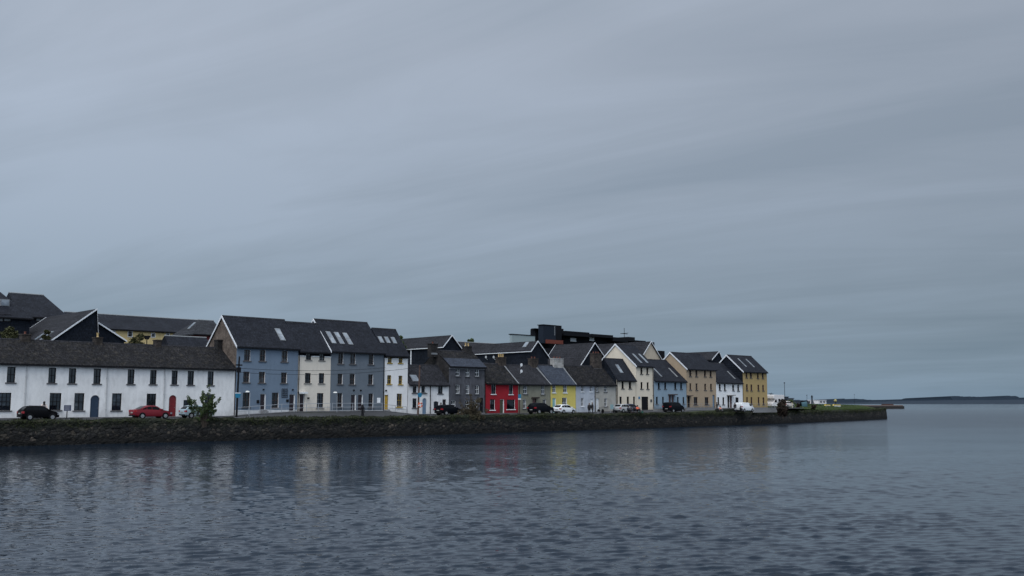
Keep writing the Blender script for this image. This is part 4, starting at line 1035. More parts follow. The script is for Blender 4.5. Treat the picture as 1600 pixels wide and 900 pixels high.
# ------------------------------------------------------------------ people
def skinbody(name, mat, verts, edges, radii, parent, root_i=0, sub=1):
    me = bpy.data.meshes.new(name); me.from_pydata(verts, edges, []); me.materials.append(mat)
    o = bpy.data.objects.new(name, me); col.objects.link(o); o.parent = parent
    sk = o.modifiers.new('skin', 'SKIN'); sk.use_smooth_shade = True
    if not me.skin_vertices: 
        bpy.context.view_layer.objects.active = o
        me.attributes  # layer is created with the modifier
    for i, r in enumerate(radii):
        v = me.skin_vertices[0].data[i]; v.radius = r if isinstance(r, tuple) else (r, r); v.use_root = (i == root_i)
    ss = o.modifiers.new('sub', 'SUBSURF'); ss.levels = sub; ss.render_levels = sub
    return o
def person(label, px, d, coat, trousers, hair, pose='stand', h=1.72, z=None, yaw=0, group=None, s=None, long_hair=False):
    s = sat(px, d, 3.5) if s is None else s
    zg = landz(s, d) + .03 if z is None else z
    root = thing('person', label, 'person', s, d, zg, rz=yaw, group=group)
    k = h / 1.75
    # local: x = sideways, -y = facing ; joints
    if pose in ('stand', 'walk'):
        st = .16 if pose == 'walk' else 0
        J = dict(pel=(0, 0, .95), wa=(0, 0, 1.1), ch=(0, -.01, 1.32), ne=(0, 0, 1.47), hd=(0, -.02, 1.58), ht=(0, -.01, 1.71),
                 hl=(.1, 0, .9), kl=(.11, -st - .02, .5), al=(.11, -st + .02, .09), tl=(.12, -st - .16, .03), hr=(-.1, 0, .9), kr=(-.11, st * .6 - .03, .5), ar=(-.11, st * 1.6 + .02, .09), tr=(-.12, st * 1.6 - .15, .03),
                 sl=(.19, 0, 1.4), el=(.25, .03, 1.12), wl=(.26, -.06, .88), fl=(.25, -.1, .78), sr=(-.19, 0, 1.4), er=(-.25, .03, 1.12), wr=(-.26, -.06, .88), fr=(-.25, -.1, .78))
    elif pose == 'lean':      # bending forward over a bonnet, forearms resting on it
        J = dict(pel=(0, .10, .95), wa=(0, .05, 1.09), ch=(0, -.07, 1.30), ne=(0, -.12, 1.44), hd=(0, -.18, 1.54), ht=(0, -.2, 1.67),
                 hl=(.1, .1, .9), kl=(.11, .1, .5), al=(.11, .2, .09), tl=(.12, .04, .03), hr=(-.1, .1, .9), kr=(-.11, .12, .5), ar=(-.11, .24, .09), tr=(-.12, .08, .03),
                 sl=(.19, -.1, 1.37), el=(.26, -.3, 1.14), wl=(.16, -.52, 1.04), fl=(.12, -.6, 1.03), sr=(-.19, -.1, 1.37), er=(-.26, -.3, 1.14), wr=(-.16, -.52, 1.04), fr=(-.12, -.6, 1.03))
    else:                     # sit on the ground / kerb, knees up
        J = dict(pel=(0, .05, .28), wa=(0, .06, .42), ch=(0, 0, .64), ne=(0, -.03, .79), hd=(0, -.06, .9), ht=(0, -.06, 1.03),
                 hl=(.1, 0, .26), kl=(.14, -.4, .52), al=(.13, -.52, .09), tl=(.13, -.68, .04), hr=(-.1, 0, .26), kr=(-.14, -.4, .52), ar=(-.13, -.52, .09), tr=(-.13, -.68, .04),
                 sl=(.19, 0, .72), el=(.24, -.16, .5), wl=(.14, -.36, .55), fl=(.08, -.42, .56), sr=(-.19, 0, .72), er=(-.24, -.16, .5), wr=(-.14, -.36, .55), fr=(-.08, -.42, .56))
    names = list(J); V = [tuple(c * k for c in J[n_]) for n_ in names]; ix = {n_: i for i, n_ in enumerate(names)}
    E_ = [('pel', 'wa'), ('wa', 'ch'), ('ch', 'ne'), ('ne', 'hd'), ('hd', 'ht'), ('pel', 'hl'), ('hl', 'kl'), ('kl', 'al'), ('al', 'tl'), ('pel', 'hr'), ('hr', 'kr'), ('kr', 'ar'), ('ar', 'tr'),
          ('ch', 'sl'), ('sl', 'el'), ('el', 'wl'), ('wl', 'fl'), ('ch', 'sr'), ('sr', 'er'), ('er', 'wr'), ('wr', 'fr')]
    rad = dict(pel=.13, wa=.115, ch=.13, ne=.055, hd=.095, ht=.07, hl=.085, kl=.055, al=.04, tl=.035, hr=.085, kr=.055, ar=.04, tr=.035, sl=.06, el=.042, wl=.03, fl=.03, sr=.06, er=.042, wr=.03, fr=.03)
    skinbody('body', SKIN, V, [(ix[a], ix[b]) for a, b in E_], [rad[n_] * k for n_ in names], root)
    bulk = 2.15 if 'pair' in label else 1.75
    def sub_(nm, mat, keep, scale, extra=None):
        kk = [n_ for n_ in names if n_ in keep]; jx = {n_: i for i, n_ in enumerate(kk)}
        es = [(jx[a], jx[b]) for a, b in E_ if a in keep and b in keep]
        vs = [V[ix[n_]] for n_ in kk]; rs = [rad[n_] * k * scale for n_ in kk]
        return skinbody(nm, mat, vs, es, rs, root)
    sub_('trousers', trousers, ('pel', 'wa', 'hl', 'kl', 'al', 'hr', 'kr', 'ar'), 1.22)
    sub_('coat', coat, ('pel', 'wa', 'ch', 'sl', 'el', 'wl', 'sr', 'er', 'wr', 'hl', 'hr') + (('kl', 'kr') if 'pair' in label else ()), bulk)
    hdp = Vector(V[ix['hd']]); htp = Vector(V[ix['ht']])
    m = MB(); c = hdp.lerp(htp, .62) + Vector((0, .025, 0))
    m.lathe(tuple(c), [(.03, .12), (.09, .085), (.115, .02), (.112, -.05), (.08, -.1 if not long_hair else -.26)], 12); 
    hr_ = m.build('hair', hair, root, org=(0, 0, 1e-5), smooth=True)
    sb = MB()
    for a in ('al', 'ar'):
        p = Vector(V[ix[a]]); sb.box(p.x - .05, p.x + .05, p.y - .2, p.y + .08, 0, .1)
    sb.build('shoes', BLACKP, root, org=(0, 0, 1e-5))
    return root
cb = plain('black_cloth', (.010, .010, .012), .9); cg = plain('grey_cloth', (.10, .10, .11), .9); cbl = plain('navy_cloth', (.014, .018, .03), .9); cw = plain('pale_cloth', (.42, .36, .34), .9)
cor = plain('orange_red_cloth', (.62, .12, .06), .8); hb = plain('dark_hair', (.012, .009, .008), .7); hl_ = plain('light_brown_hair', (.12, .08, .05), .7)
ctq = plain('teal_cloth', (.05, .16, .17), .8); cpk = plain('salmon_cloth', (.55, .22, .16), .8)
person('person with dark hair and a pale top leaning over the bonnet of the black hatchback', 67.5, -4.1, cw, cb, hb, 'lean', yaw=0, h=1.9, long_hair=True)
person('dark-haired person in dark clothes standing behind the dark estate car', 689, -2.6, cb, cb, hb, 'stand', yaw=R(200))
person('person in a long dark coat with pale scarf, right-hand one of the standing pair', 925.5, -4.6, cb, cb, hl_, 'stand', yaw=R(30), h=1.78, group='pair standing outside the pale cottage')
person('person in a dark coat standing at the left of the pair outside the pale cottage', 920.8, -4.9, cb, cb, hl_, 'stand', yaw=R(-60), h=1.66, group='pair standing outside the pale cottage')
person('dark-clothed person sitting at the left of the group before the silver car', 981.5, -6.0, cbl, cb, hb, 'sit', yaw=R(10), h=1.9, group='people sitting on the quay', z=2.6)
person('second seated person in navy, between the dark-clothed sitter and the orange-red top', 985.7, -6.1, cbl, cbl, hb, 'sit', yaw=R(-20), h=1.8, group='people sitting on the quay', z=2.6)
person('dark-clothed person sitting directly left of the orange-red top', 990.3, -6.0, cb, cb, hb, 'sit', yaw=R(30), h=1.85, group='people sitting on the quay', z=2.6)
person('person in a bright orange-red top sitting on the quay', 995.7, -6.2, cor, cb, hb, 'sit', yaw=R(0), h=2.0, group='people sitting on the quay', z=2.62)
person('person in black standing at the left end of the dark stone wall', 1120.3, -4.4, cb, cb, hb, 'stand', yaw=R(20), h=1.72)
person('person in a salmon top sitting on the dark stone wall beside the one in black', 1125, -5.6, cpk, cg, hb, 'sit', yaw=R(0), h=1.7, z=2.62)
person('person in dark clothes standing left of the white van', 1148.5, -5.4, cb, cbl, hb, 'walk', yaw=R(-30), h=1.75)
person('person sitting on the dark stone wall in front of the white van', 1157, -5.6, cb, cbl, hb, 'sit', yaw=R(0), h=1.7, z=2.62)

# ------------------------------------------------------------------ street furniture
BR_POLE = plain('weathered_timber_pole', (.075, .045, .035), .9, var=.3)
def at(px, d): s = sat(px, d, 3.2); return s, d, landz(s, d)
# poles
s, d, z = at(369.6, -1.9); root = thing('utility_pole', 'dark utility pole with crosspiece at the left corner of the blue townhouse', 'pole', s, d, z)
m = MB(); zt = zat(s, d, 557); m.tube((s, d, z - .3), (s + .15, d, zt), .13, 10, .09); m.build('pole', BLACKP, root); m = MB(); m.box(s - .25, s + .55, d - .06, d + .06, zt - 1.1, zt - .95); m.box(s - .1, s + .35, d - .13, d + .13, zt - 1.9, zt - 1.3); m.build('crosspiece', BLACKP, root)
PT1 = (s + .15, d, zt - .9)
m = MB(); zs = zat(s, d, 613.5); zs2 = zat(s, d, 621.5); s2 = s + .05
root = thing('road_sign', 'bright blue sign with a white top edge on the dark pole by the blue townhouse', 'sign', s, d - .2, zs2)
m.prism([(s - .28, zs2), (s + .28, zs2), (s + .38, zs - .1), (s - .38, zs - .1)], d - .22, d - .18, axis='d'); m.build('sign_plate', plain('cyan_sign_paint', (.015, .17, .29), .4), root)
m = MB(); m.box(s - .38, s + .38, d - .23, d - .17, zs - .095, zs); m.build('sign_border', WHITEP, root)
s, d, z = at(653.5, -2.2); root = thing('utility_pole', 'slim brown wooden pole outside the cottage with the arched blue door', 'pole', s, d, z)
m = MB(); zt = zat(s, d, 571); m.tube((s - .05, d, z - .3), (s + .2, d, zt), .14, 10, .1); m.build('pole', BR_POLE, root); m = MB(); m.tube((s + .1, d - .1, zt - .3), (s + .3, d - .1, zt - .3), .05); m.build('bracket', BLACKP, root)
PT2 = (s + .2, d, zt - .2)
z0_, z1_ = zat(s, d, 620), zat(s, d, 614.5)
root = thing('road_sign', 'small blue sign fixed to the slim brown wooden pole', 'sign', s, d - .2, z0_); m = MB(); c = (s + .1, d - .2, (z0_ + z1_) / 2); m.lathe(c, [(.32, -.03), (.32, .03)], 20, 0, 'y'); m.box(s - .3, s + .5, d - .24, d - .16, c[2] + .05, c[2] + .2); m.build('sign_plate', plain('cyan_sign_paint', (.015, .17, .29), .4), root)
zc = zat(s, d, 632.8); m = MB(); n1, n2 = 20, 8
for i in range(n1):
    for j in range(n2):
        a, b = 2 * math.pi * i / n1, 2 * math.pi * j / n2; r_ = .3 + .09 * math.cos(b); m.v.append((s + .15 + r_ * math.cos(a), d - .26 + .09 * math.sin(b), zc + r_ * math.sin(a)))
for i in range(n1):
    for j in range(n2): m.f.append((i * n2 + j, ((i + 1) % n1) * n2 + j, ((i + 1) % n1) * n2 + (j + 1) % n2, i * n2 + (j + 1) % n2)); m.m.append(1 if i % 5 == 0 else 0)
tag(m.build('lifebuoy', [plain('orange_buoy', (.55, .10, .03), .6), WHITEP], org=(s, d, zc)), 'orange-red lifebuoy ring hanging on the slim brown wooden pole', 'lifebuoy')
s, d, z = at(811.3, -2.4); root = thing('road_sign', 'blue and white sign on a thin post between the red and khaki cottages', 'sign', s, d, z)
m = MB(); m.tube((s, d, z - .1), (s, d, zat(s, d, 616)), .05); m.build('post', plain('dull_red_post', (.1, .02, .02), .6), root)
m = MB(); m.box(s - .3, s + .3, d - .1, d - .06, zat(s, d, 622.2), zat(s, d, 616)); m.build('sign_plate', plain('cyan_sign_paint', (.015, .17, .29), .4), root)
m = MB(); m.box(s - .3, s + .3, d - .1, d - .06, zat(s, d, 624.5), zat(s, d, 622.4)); m.build('lower_plate', WHITEP, root)
s, d, z = at(104.7, -1.9); root = thing('information_board', 'small dark square information board on a post outside the white terrace', 'sign', s, d, z)
m = MB(); m.tube((s, d, z - .1), (s, d, zat(s, d, 640)), .05); m.build('post', BLACKP, root); m = MB(); m.box(s - .36, s + .36, d - .1, d - .055, zat(s, d, 642), zat(s, d, 633)); m.build('frame', plain('dull_blue_board', (.045, .055, .10), .5), root)
m = MB()
for i in range(5): zq = zat(s, d, 634.4 + i * 1.5); m.box(s - .28, s + .2 + .02 * (i % 3), d - .108, d - .102, zq - .02, zq + .02)
m.build('lettering', plain('pale_lettering', (.3, .3, .33), .5), root)
# white globe lamps on slim posts
for (x, yt, lab) in ((387, 611.3, 'white-headed lamp post in front of the blue townhouse'), (524.3, 612.6, 'white-headed lamp post in front of the slate-grey townhouse')):
    s, d, z = at(x, -1.6); zt = zat(s, d, yt + 1); root = thing('lamp_post', lab, 'lamp', s, d, z, group='slim white lamp posts')
    m = MB(); m.tube((s + .2, d, z - .1), (s + .2, d, zt), .035); m.tube((s + .2, d, zt), (s - .05, d, zt + .03), .035); m.build('post', RAILW, root)
    m = MB(); m.lathe((s - .1, d, zt - .06), [(.12, -.02), (.26, .03), (.24, .12), (.12, .18)], 14); m.build('lamp_head', plain('opal_white', (.75, .75, .72), .4), root)
# black pump-like post
s, d, z = at(566.5, -6.0); z = ROADZ; root = thing('water_pump', 'black cast-iron pump-shaped post on the quay in front of the grey townhouse', 'post', s, d, z)
m = MB(); m.lathe((s, d, z - .1), [(.30, 0), (.30, .18), (.2, .24), (.17, .5), (.17, 1.1), (.22, 1.16), (.22, 1.3), (.16, 1.36), (.15, 1.5), (.08, 1.64), (.03, 1.7)], 14); m.build('column', BLACKP, root)
m = MB(); m.tube((s - .1, d, z + 1.0), (s - .36, d, z + .9), .05); m.tube((s - .36, d, z + .9), (s - .38, d, z + .78), .05); m.build('spout', BLACKP, root)
m = MB(); m.tube((s + .1, d, z + 1.25), (s + .33, d, z + 1.1), .03); m.tube((s + .33, d, z + 1.1), (s + .32, d, z + .5), .03); m.build('handle', BLACKP, root)
# overhead cables
def cable(label, a, b, sag=.5, r=.022):
    m = MB(); a = Vector(a); b = Vector(b); n = 18; prev = a
    for i in range(1, n + 1):
        t = i / n; p = a.lerp(b, t) - Vector((0, 0, sag * 4 * t * (1 - t))); m.tube(prev, p, r, 5); prev = p
    tag(m.build('overhead_cable', BLACKP, org=tuple(a)), label, 'cable', 'overhead cables along the street')
sx = sat(254, -.3); cable('cable sagging from the dark pole to the white terrace eave above the red arched door', PT1, (sx, -.3, zat(sx, -.3, 573.5)), .5)
sx = sat(601, -.4); cable('upper cable running from the dark pole across the blue and grey townhouses', (PT1[0], PT1[1], PT1[2] - .5), (sx, -.4, zat(sx, -.4, 574.5)), .35)
cable('lower cable running from the dark pole to the slim brown pole', (PT1[0], PT1[1], PT1[2] - 1.0), PT2, .6)
s, zt = P(229.8, 524.5, 30); zb_ = zat(s, 30, 545); root = thing('street_lamp', 'dark double-headed street lamp in front of the long yellow building', 'lamp', s, 30, zb_ - 2)
m = MB(); m.tube((s, 30, zb_ - 2), (s, 30, zt - .3), .09, 8, .06); m.build('post', BLACKP, root)
m = MB(); m.prism([(s - .5, zt), (s + .5, zt), (s + .18, zt - .55), (s - .18, zt - .55)], 29.8, 30.2, axis='d'); m.build('lamp_head', BLACKP, root)
for y_, lb in ((572.5, 'upper'), (582.5, 'lower')):
    s, d, z = slope_pt(J_, 812, y_ + 2); d -= .1; zc = z + .45
    m = MB(); m.lathe((s, d - .2, zc), [(.04, 0), (.17, -.04), (.26, -.1)], 12, 0, axis='y'); m.tube((s, d, z - .1), (s, d - .15, zc), .03)
    tag(m.build('satellite_dish', plain('white_dish', (.7, .71, .72), .5), org=(s, d, z)), lb + ' one of two small white dishes on the roof between the red and khaki cottages', 'satellite dish', 'white dishes on the cottage roof')
# bicycles / café boards
def bicycle(label, px, d, yaw=0, group='bicycles'):
    s, d, z = at(px, d); root = thing('bicycle', label, 'bicycle', s, d, z + .02, rz=yaw, group=group)
    fr = [Vector(v) for v in ((-.5, 0, .34), (.52, 0, .34), (-.08, 0, .3), (-.2, 0, .82), (.36, 0, .88), (.38, 0, 1.0))]
    m = MB()
    for a, b in ((0, 2), (2, 3), (0, 3), (3, 4), (2, 4), (4, 1), (4, 5)): m.tube(fr[a], fr[b], .02, 6)
    m.build('frame', plain('bike_paint', (.04, .05, .06), .4), root, org=(0, 0, 1e-5))
    for x in (-.5, .52):
        m = MB(); m.lathe((x, -.02, .34), [(.31, 0), (.34, 0), (.34, .04), (.31, .04)], 24, 0, 'y'); o = m.build('wheel', RUBBER, root, org=(0, 0, 1e-5))
        m = MB()
        for k in range(6): a = k * math.pi / 6; m.tube((x - .31 * math.cos(a), 0, .34 - .31 * math.sin(a)), (x + .31 * math.cos(a), 0, .34 + .31 * math.sin(a)), .006, 4)
        m.build('spokes', GREYM, o, org=(0, 0, 1e-5))
    m = MB(); m.box(-.32, -.1, -.06, .06, .84, .9); m.build('saddle', BLACKP, root, org=(0, 0, 1e-5)); m = MB(); m.tube((.38, -.26, 1.02), (.38, .26, 1.02), .018); m.build('handlebar', BLACKP, root, org=(0, 0, 1e-5))
bicycle('bicycle standing outside the white door of the beige cottage', 938.5, -3.5)
bicycle('bicycle standing right of the teal board, in front of the beige cottage', 959.5, -4.6, R(25))
s, d, z = at(956, -4.8); root = thing('sandwich_board', 'pale teal board standing on the quay in front of the beige cottage', 'sign', s, d, z); m = MB(); m.box(s - .4, s + .4, d - .05, d, z + .75, z + 1.5); m.build('board', plain('pale_teal', (.22, .33, .35), .5), root)
m = MB()
for a in (-.35, .35): m.tube((s + a, d, z), (s + a, d, z + .76), .03)
m.build('leg', GREYM, root)
s, d, z = at(1001.5, -6.2); m = MB(); m.box(s - .3, s + .35, d - .2, d + .25, z + .1, z + .32); m.box(s - .34, s + .39, d - .24, d + .29, z + .32, z + .38)
tag(m.build('crate', plain('green_plastic', (.01, .10, .07), .5), org=(s, d, z + .1), bevel=.02), 'dark green box on the quay, right of the orange-red top', 'box')
s, d, z = at(935.5, -5.8); m = MB(); m.prism([(s - .3, z), (s + .3, z), (s + .25, z + .35), (s - .2, z + .38)], d - .2, d + .2, axis='d')
tag(m.build('bag', cg, org=(s, d, z), bevel=.04), 'small grey bag on the quay near the standing pair', 'bag')

# ------------------------------------------------------------------ trees and bushes
def leaves(centers, n, size, mat, name, root, org, seed=0, stretch=1.0):
    rg = np.random.default_rng(seed); m = MB(); tot = sum(c[3] ** 3 for c in centers)
    V = []; Fc = []
    for (x, y, z, r) in centers:
        k = int(n * r ** 3 / tot) + 4
        dirs = rg.normal(size=(k, 3)); dirs /= np.linalg.norm(dirs, axis=1)[:, None]
        rad = r * rg.uniform(.25, 1.08, (k, 1)) ** .7; ps = np.array([x, y, z]) + dirs * rad * np.array([1, 1, stretch])
        for p in ps:
            a = rg.normal(size=3); a /= np.linalg.norm(a); b = np.cross(a, rg.normal(size=3)); b /= np.linalg.norm(b); s_ = size * rg.uniform(.6, 1.4)
            i = len(V); V += [tuple(p - a * s_), tuple(p + b * s_ * .45), tuple(p + a * s_), tuple(p - b * s_ * .45)]; Fc.append((i, i + 1, i + 2, i + 3))
    m.v = V; m.f = Fc; m.m = [0] * len(Fc); return m.build(name, mat, root, org=org)
def tree(label, s, d, z, height, width, mat, n=2500, leaf=.14, trunk=.35, seed=1, clumps=14, name='tree', cat='tree', bark=None, bushy=False, group=None):
    rg = random.Random(seed); root = thing(name, label, cat, s, d, z, group=group); bk = bark or plain('bark', (.05, .038, .03), .95)
    m = MB(); cs = []
    th_ = height * trunk
    m.tube((s, d, z - .3), (s + rg.uniform(-.1, .1), d, z + th_), width * .05, 8, width * .035)
    for i in range(clumps):
        a = rg.uniform(0, 2 * math.pi); q = rg.random() ** .5; h_ = rg.uniform(trunk if not bushy else .1, .93); pr = math.sin(math.pi * min(1, max(.12, (h_ - trunk * .5) / (1.02 - trunk * .5)))) ** .7
        c = (s + math.cos(a) * q * width / 2 * pr * .8, d + math.sin(a) * q * width / 2 * pr * .8, z + height * h_); r_ = width * rg.uniform(.11, .2)
        cs.append((*c, r_)); mid = Vector((s, d, z + th_ * .9)).lerp(Vector(c), .5) + Vector((0, 0, height * .05))
        m.tube((s, d, z + th_ * .75), mid, width * .02, 5, width * .013); m.tube(mid, c, width * .013, 5, .01)
    m.build('trunk', bk, root)
    leaves(cs, n, leaf, mat, 'crown', root, (s, d, z), seed)
    return root
LG = leafmat('green_leaves', (.024, .042, .014), (.085, .115, .045)); LY = leafmat('yellowish_leaves', (.024, .027, .011), (.060, .062, .025)); LB = leafmat('brown_leaves', (.035, .028, .018), (.085, .070, .042)); LR = leafmat('dark_red_leaves', (.016, .012, .009), (.042, .028, .020))
def tpx(label, px, ytop, ybot, wpx, d, mat, **k):
    s = sat(px, d, 6); zt = zat(s, d, ytop); zb_ = zat(s, d, ybot); X, Y = wxy(s, d); w = wpx * Y / FOC
    return tree(label, s, d, zb_, zt - zb_, w, mat, **k)
# shrub with loose upright stems growing at the quay edge
s, d = sat(320, -7.8, 2.6), -7.8; z = 2.0; root = thing('leafy_shrub', 'loose green shrub with upright stems at the quay edge before the silver-blue car', 'shrub', s, d, z)
m = MB(); rg = random.Random(5); cs = []
stems = [(-2.3, 3.1), (-1.9, 2.7), (-1.3, 2.6), (-1.0, 3.2), (-.5, 3.0), (.15, 4.5), (-.1, 3.7), (.4, 2.9), (.9, 3.3), (1.2, 2.7), (1.75, 2.4), (1.95, 3.0), (-.8, 1.7), (.6, 1.8), (-1.6, 1.9), (1.2, 1.5), (.1, 2.2), (-.2, 1.4)]
for (dx, h_) in [(a_ * .8, b_ * .9) for a_, b_ in stems]:
    dy = rg.uniform(-.9, .9); top = Vector((s + dx, d + dy, z + h_)); mid = Vector((s + dx * .4, d + dy * .5, z + h_ * .45)); m.tube((s + dx * .1, d, z - .5), mid, .04, 5, .03); m.tube(mid, top, .03, 5, .01)
    for t in (.15, .4, .6, .78, .92, 1.03):
        p = mid.lerp(top, t); cs.append((p.x + rg.uniform(-.12, .12), p.y + rg.uniform(-.12, .12), p.z, rg.uniform(.14, .24)))
for i in range(12): cs.append((s + rg.gauss(.1, .45), d + rg.uniform(-.5, .5), z + rg.uniform(.2, 1.9), rg.uniform(.2, .34)))
m.build('stems', plain('bark', (.05, .038, .03), .95), root); leaves(cs, 5600, .085, LG, 'foliage', root, (s, d, z), 3)
# brown bush
s, d = sat(736, -7.2, 2.6), -7.2; z = 2.1; root = thing('brown_bush', 'brown half-bare bush on the quay in front of the grey stone house', 'bush', s, d, z); m = MB(); cs = []; rg = random.Random(9)
for i in range(46):
    a = rg.uniform(-1, 1); h_ = rg.uniform(1.2, 3.8) * (1 - .35 * abs(a)); dx = a * 2.1; dy = rg.uniform(-1, 1); top = Vector((s + dx, d + dy, z + h_)); mid = Vector((s + dx * .6, d + dy * .5, z + h_ * .4)); m.tube((s + dx * .3, d, z - .4), mid, .03, 4, .022); m.tube(mid, top, .022, 4, .006)
    for t in (.2, .5, .8): 
        p = mid.lerp(top, t); cs.append((p.x, p.y, p.z, rg.uniform(.1, .22)))
for i in range(34): cs.append((s + rg.gauss(0, 1.0), d + rg.uniform(-.8, .8), z + abs(rg.gauss(0, .8)), rg.uniform(.3, .45)))
m.build('stems', plain('bark', (.05, .038, .03), .95), root); leaves(cs, 6500, .085, LB, 'foliage', root, (s, d, z), 4)
m2 = tpx('dark red-brown bush on the quay edge right of the mustard house', 1222, 626, 651, 24, -6.2, LR, n=3400, leaf=.13, trunk=.15, seed=12, clumps=22, name='dark_bush', cat='bush', bushy=True)
tpx('olive tree crown at the far left, behind the white terrace roof', 8, 511, 560, 32, 12, LY, n=2200, leaf=.14, seed=21, clumps=20, group='trees behind the white terrace')
tpx('narrow green tree right of the leftmost terrace chimney', 68, 514, 560, 17, 10, LY, n=800, leaf=.13, seed=22, clumps=12, group='trees behind the white terrace')
tpx('yellow-green tree in front of the yellow building', 211, 524, 560, 34, 16, LY, n=2000, leaf=.14, seed=23, clumps=18, group='trees behind the white terrace')
tpx('faint bush showing above the long slate roof behind the red cottage', 735, 530.5, 545, 14, 50, LG, n=900, leaf=.25, seed=24, clumps=10)
tpx('dark round tree top right of the white townhouse roof', 626, 524, 560, 16, 22, LG, n=1500, leaf=.16, seed=25, clumps=12)

# ------------------------------------------------------------------ promontory things
def gz(s, d): return landz(s, d) + hill(s, d)
def vehicle_box(): pass
# motorhome
d = 3.0; s0 = sat(1199.5, d); s1 = sat(1217.5, d); z = gz((s0 + s1) / 2, d); root = thing('motorhome', 'white high-roofed motorhome parked beyond the mustard house', 'motorhome', (s0 + s1) / 2, d, z)
Lm = 4.9; a = (s0 + s1) / 2 - Lm / 2 + .2; b = a + Lm; MHW = plain('motorhome_white', (.66, .63, .62), .4)
m = MB(); m.prism([(a, z + .45), (a + .1, z + 1.05), (a + .9, z + 1.25), (a + 1.3, z + 1.9), (a + .6, z + 2.15), (a + .7, z + 2.75), (a + 1.2, z + 2.85), (b, z + 2.8), (b, z + .4)], d - 1.05, d + 1.05, axis='d'); m.build('body', MHW, root, bevel=.04)
m = MB(); m.prism([(a + .93, z + 1.28), (a + 1.32, z + 1.86), (a + 1.9, z + 1.86), (a + 1.9, z + 1.28)], d - 1.07, d - 1.052, axis='d'); m.build('side_window', CARGLASS, root)
for q_ in (2.5, 3.7): m = MB(); m.box(a + q_, a + q_ + .8, d - 1.07, d - 1.052, z + 1.4, z + 2.0); m.build('side_window', CARGLASS, root)
for x in (a + .95, b - 1.1):
    for sg in (-1, 1): m = MB(); m.lathe((x, d + sg * .95, z + .34), [(.34, -.1), (.34, .1)], 18, 0, 'y'); w_ = m.build('wheel', RUBBER, root); m = MB(); m.lathe((x, d + sg * .95, z + .34), [(.2, -.115), (.2, .115)], 14, 0, 'y'); m.build('rim', CHROME, w_)
car('pale car parked right of the motorhome, behind the dark red-brown bush', 'hatch', 1221, 1238, 6.0, plain('cream_car_paint', (.5, .46, .44), .3), z=gz(sat(1229, 6), 6))
def far_box(name, label, cat, px0, px1, y0, y1, d, mat, dep=3, roofm=None, parts=None):
    a, zt = P(px0, y0, d); b = sat(px1, d, zt); zb_ = zat(a, d, y1); root = thing(name, label, cat, (a + b) / 2, d, zb_)
    m = MB(); m.box(a, b, d, d + dep, zb_, zt); m.build('wall', mat, root)
    m = MB(); m.box(a - .2, b + .2, d - .2, d + dep + .2, zt + .003, zt + .2); m.build('roof', roofm or mat, root)
    w = (b - a)
    for q_ in (.2, .6): m = MB(); m.box(a + w * q_, a + w * (q_ + .2), d - .04, d - .003, zb_ + (zt - zb_) * .35, zb_ + (zt - zb_) * .75); m.build('window', CARGLASS, root)
    return root
DSH = plain('dull_shed_cladding', (.045, .055, .07), .7)
far_box('harbour_shed', 'dark flat shed beyond the motorhome, at the foot of the tall mast', 'shed', 1219.5, 1232, 620.5, 634, 60, DSH)
far_box('harbour_shed', 'smaller grey shed right of the dark flat shed', 'shed', 1232.5, 1240, 622.8, 634, 62, plain('grey_shed_cladding', (.09, .10, .12), .7))
far_box('harbour_office', 'small white building far behind the turf', 'building', 1279, 1291, 625.6, 631, 150, MHW, 6)
far_box('ferry_terminal', 'long low dark building far behind the turf, left of the small white building', 'building', 1243, 1278, 627.2, 632, 155, DSH, 8)
# ship deck with rails behind the motorhome
root_d = 75; a, z1_ = P(1199.6, 619.5, root_d); b = sat(1222, root_d, z1_); zb_ = 1.0; root = thing('moored_ferry', 'white upper deck of a moored boat behind the motorhome', 'boat', (a + b) / 2, root_d, 0)
m = MB(); m.prism([(a - 6, 0.2), (b + 1.5, 0.2), (b + 3, 3.2), (a - 6, 3.0)], root_d - 1.5, root_d + 3, axis='d'); m.build('hull', plain('navy_hull', (.03, .04, .06), .5), root)
m = MB(); m.box(a - 5, b, root_d - 1, root_d + 2.5, 3.2, z1_ - .8); m.build('deckhouse', MHW, root)
m = MB()
for i in range(9): x = a - 1 + (b - a + 1) * i / 8; m.tube((x, root_d - 1, z1_ - .8), (x, root_d - 1, z1_ + .2), .05, 5)
m.tube((a - 1, root_d - 1, z1_ + .2), (b, root_d - 1, z1_ + .2), .05, 5); m.build('deck_rail', RAILW, root)
m = MB(); x = sat(1206, root_d); zt = zat(x, root_d, 613.5); m.tube((x, root_d, z1_ - .8), (x, root_d, zt), .07, 6); m.box(x - 1.6, x + .9, root_d - .2, root_d + .2, zt - .55, zt - .35); m.tube((x - .8, root_d, z1_), (x - .8, root_d, zt - .2), .1, 6); m.build('mast', BLACKP, root)
def mast(label, px, y0, y1, d, r=.09, cross=False):
    s, zt = P(px, y0, d); zb_ = zat(s, d, y1); root = thing('mast', label, 'mast', s, d, zb_); m = MB(); m.tube((s, d, zb_), (s, d, zt), r, 6, r * .6); m.build('pole', BLACKP, root)
    m = MB(); m.box(s - r * 1.6, s + r * 1.6, d - r * 1.6, d + r * 1.6, zt - .3, zt); m.build('mast_head', BLACKP, root)
mast('tall thin mast rising above the dark flat shed', 1225.6, 597.5, 634, 58, .10)
mast('thin short mast far beyond the turf, left of the harbour light', 1260.7, 617, 633, 130, .10)
mast('thin pale mast on the far right of the turf horizon', 1334.8, 616, 633, 170, .08)
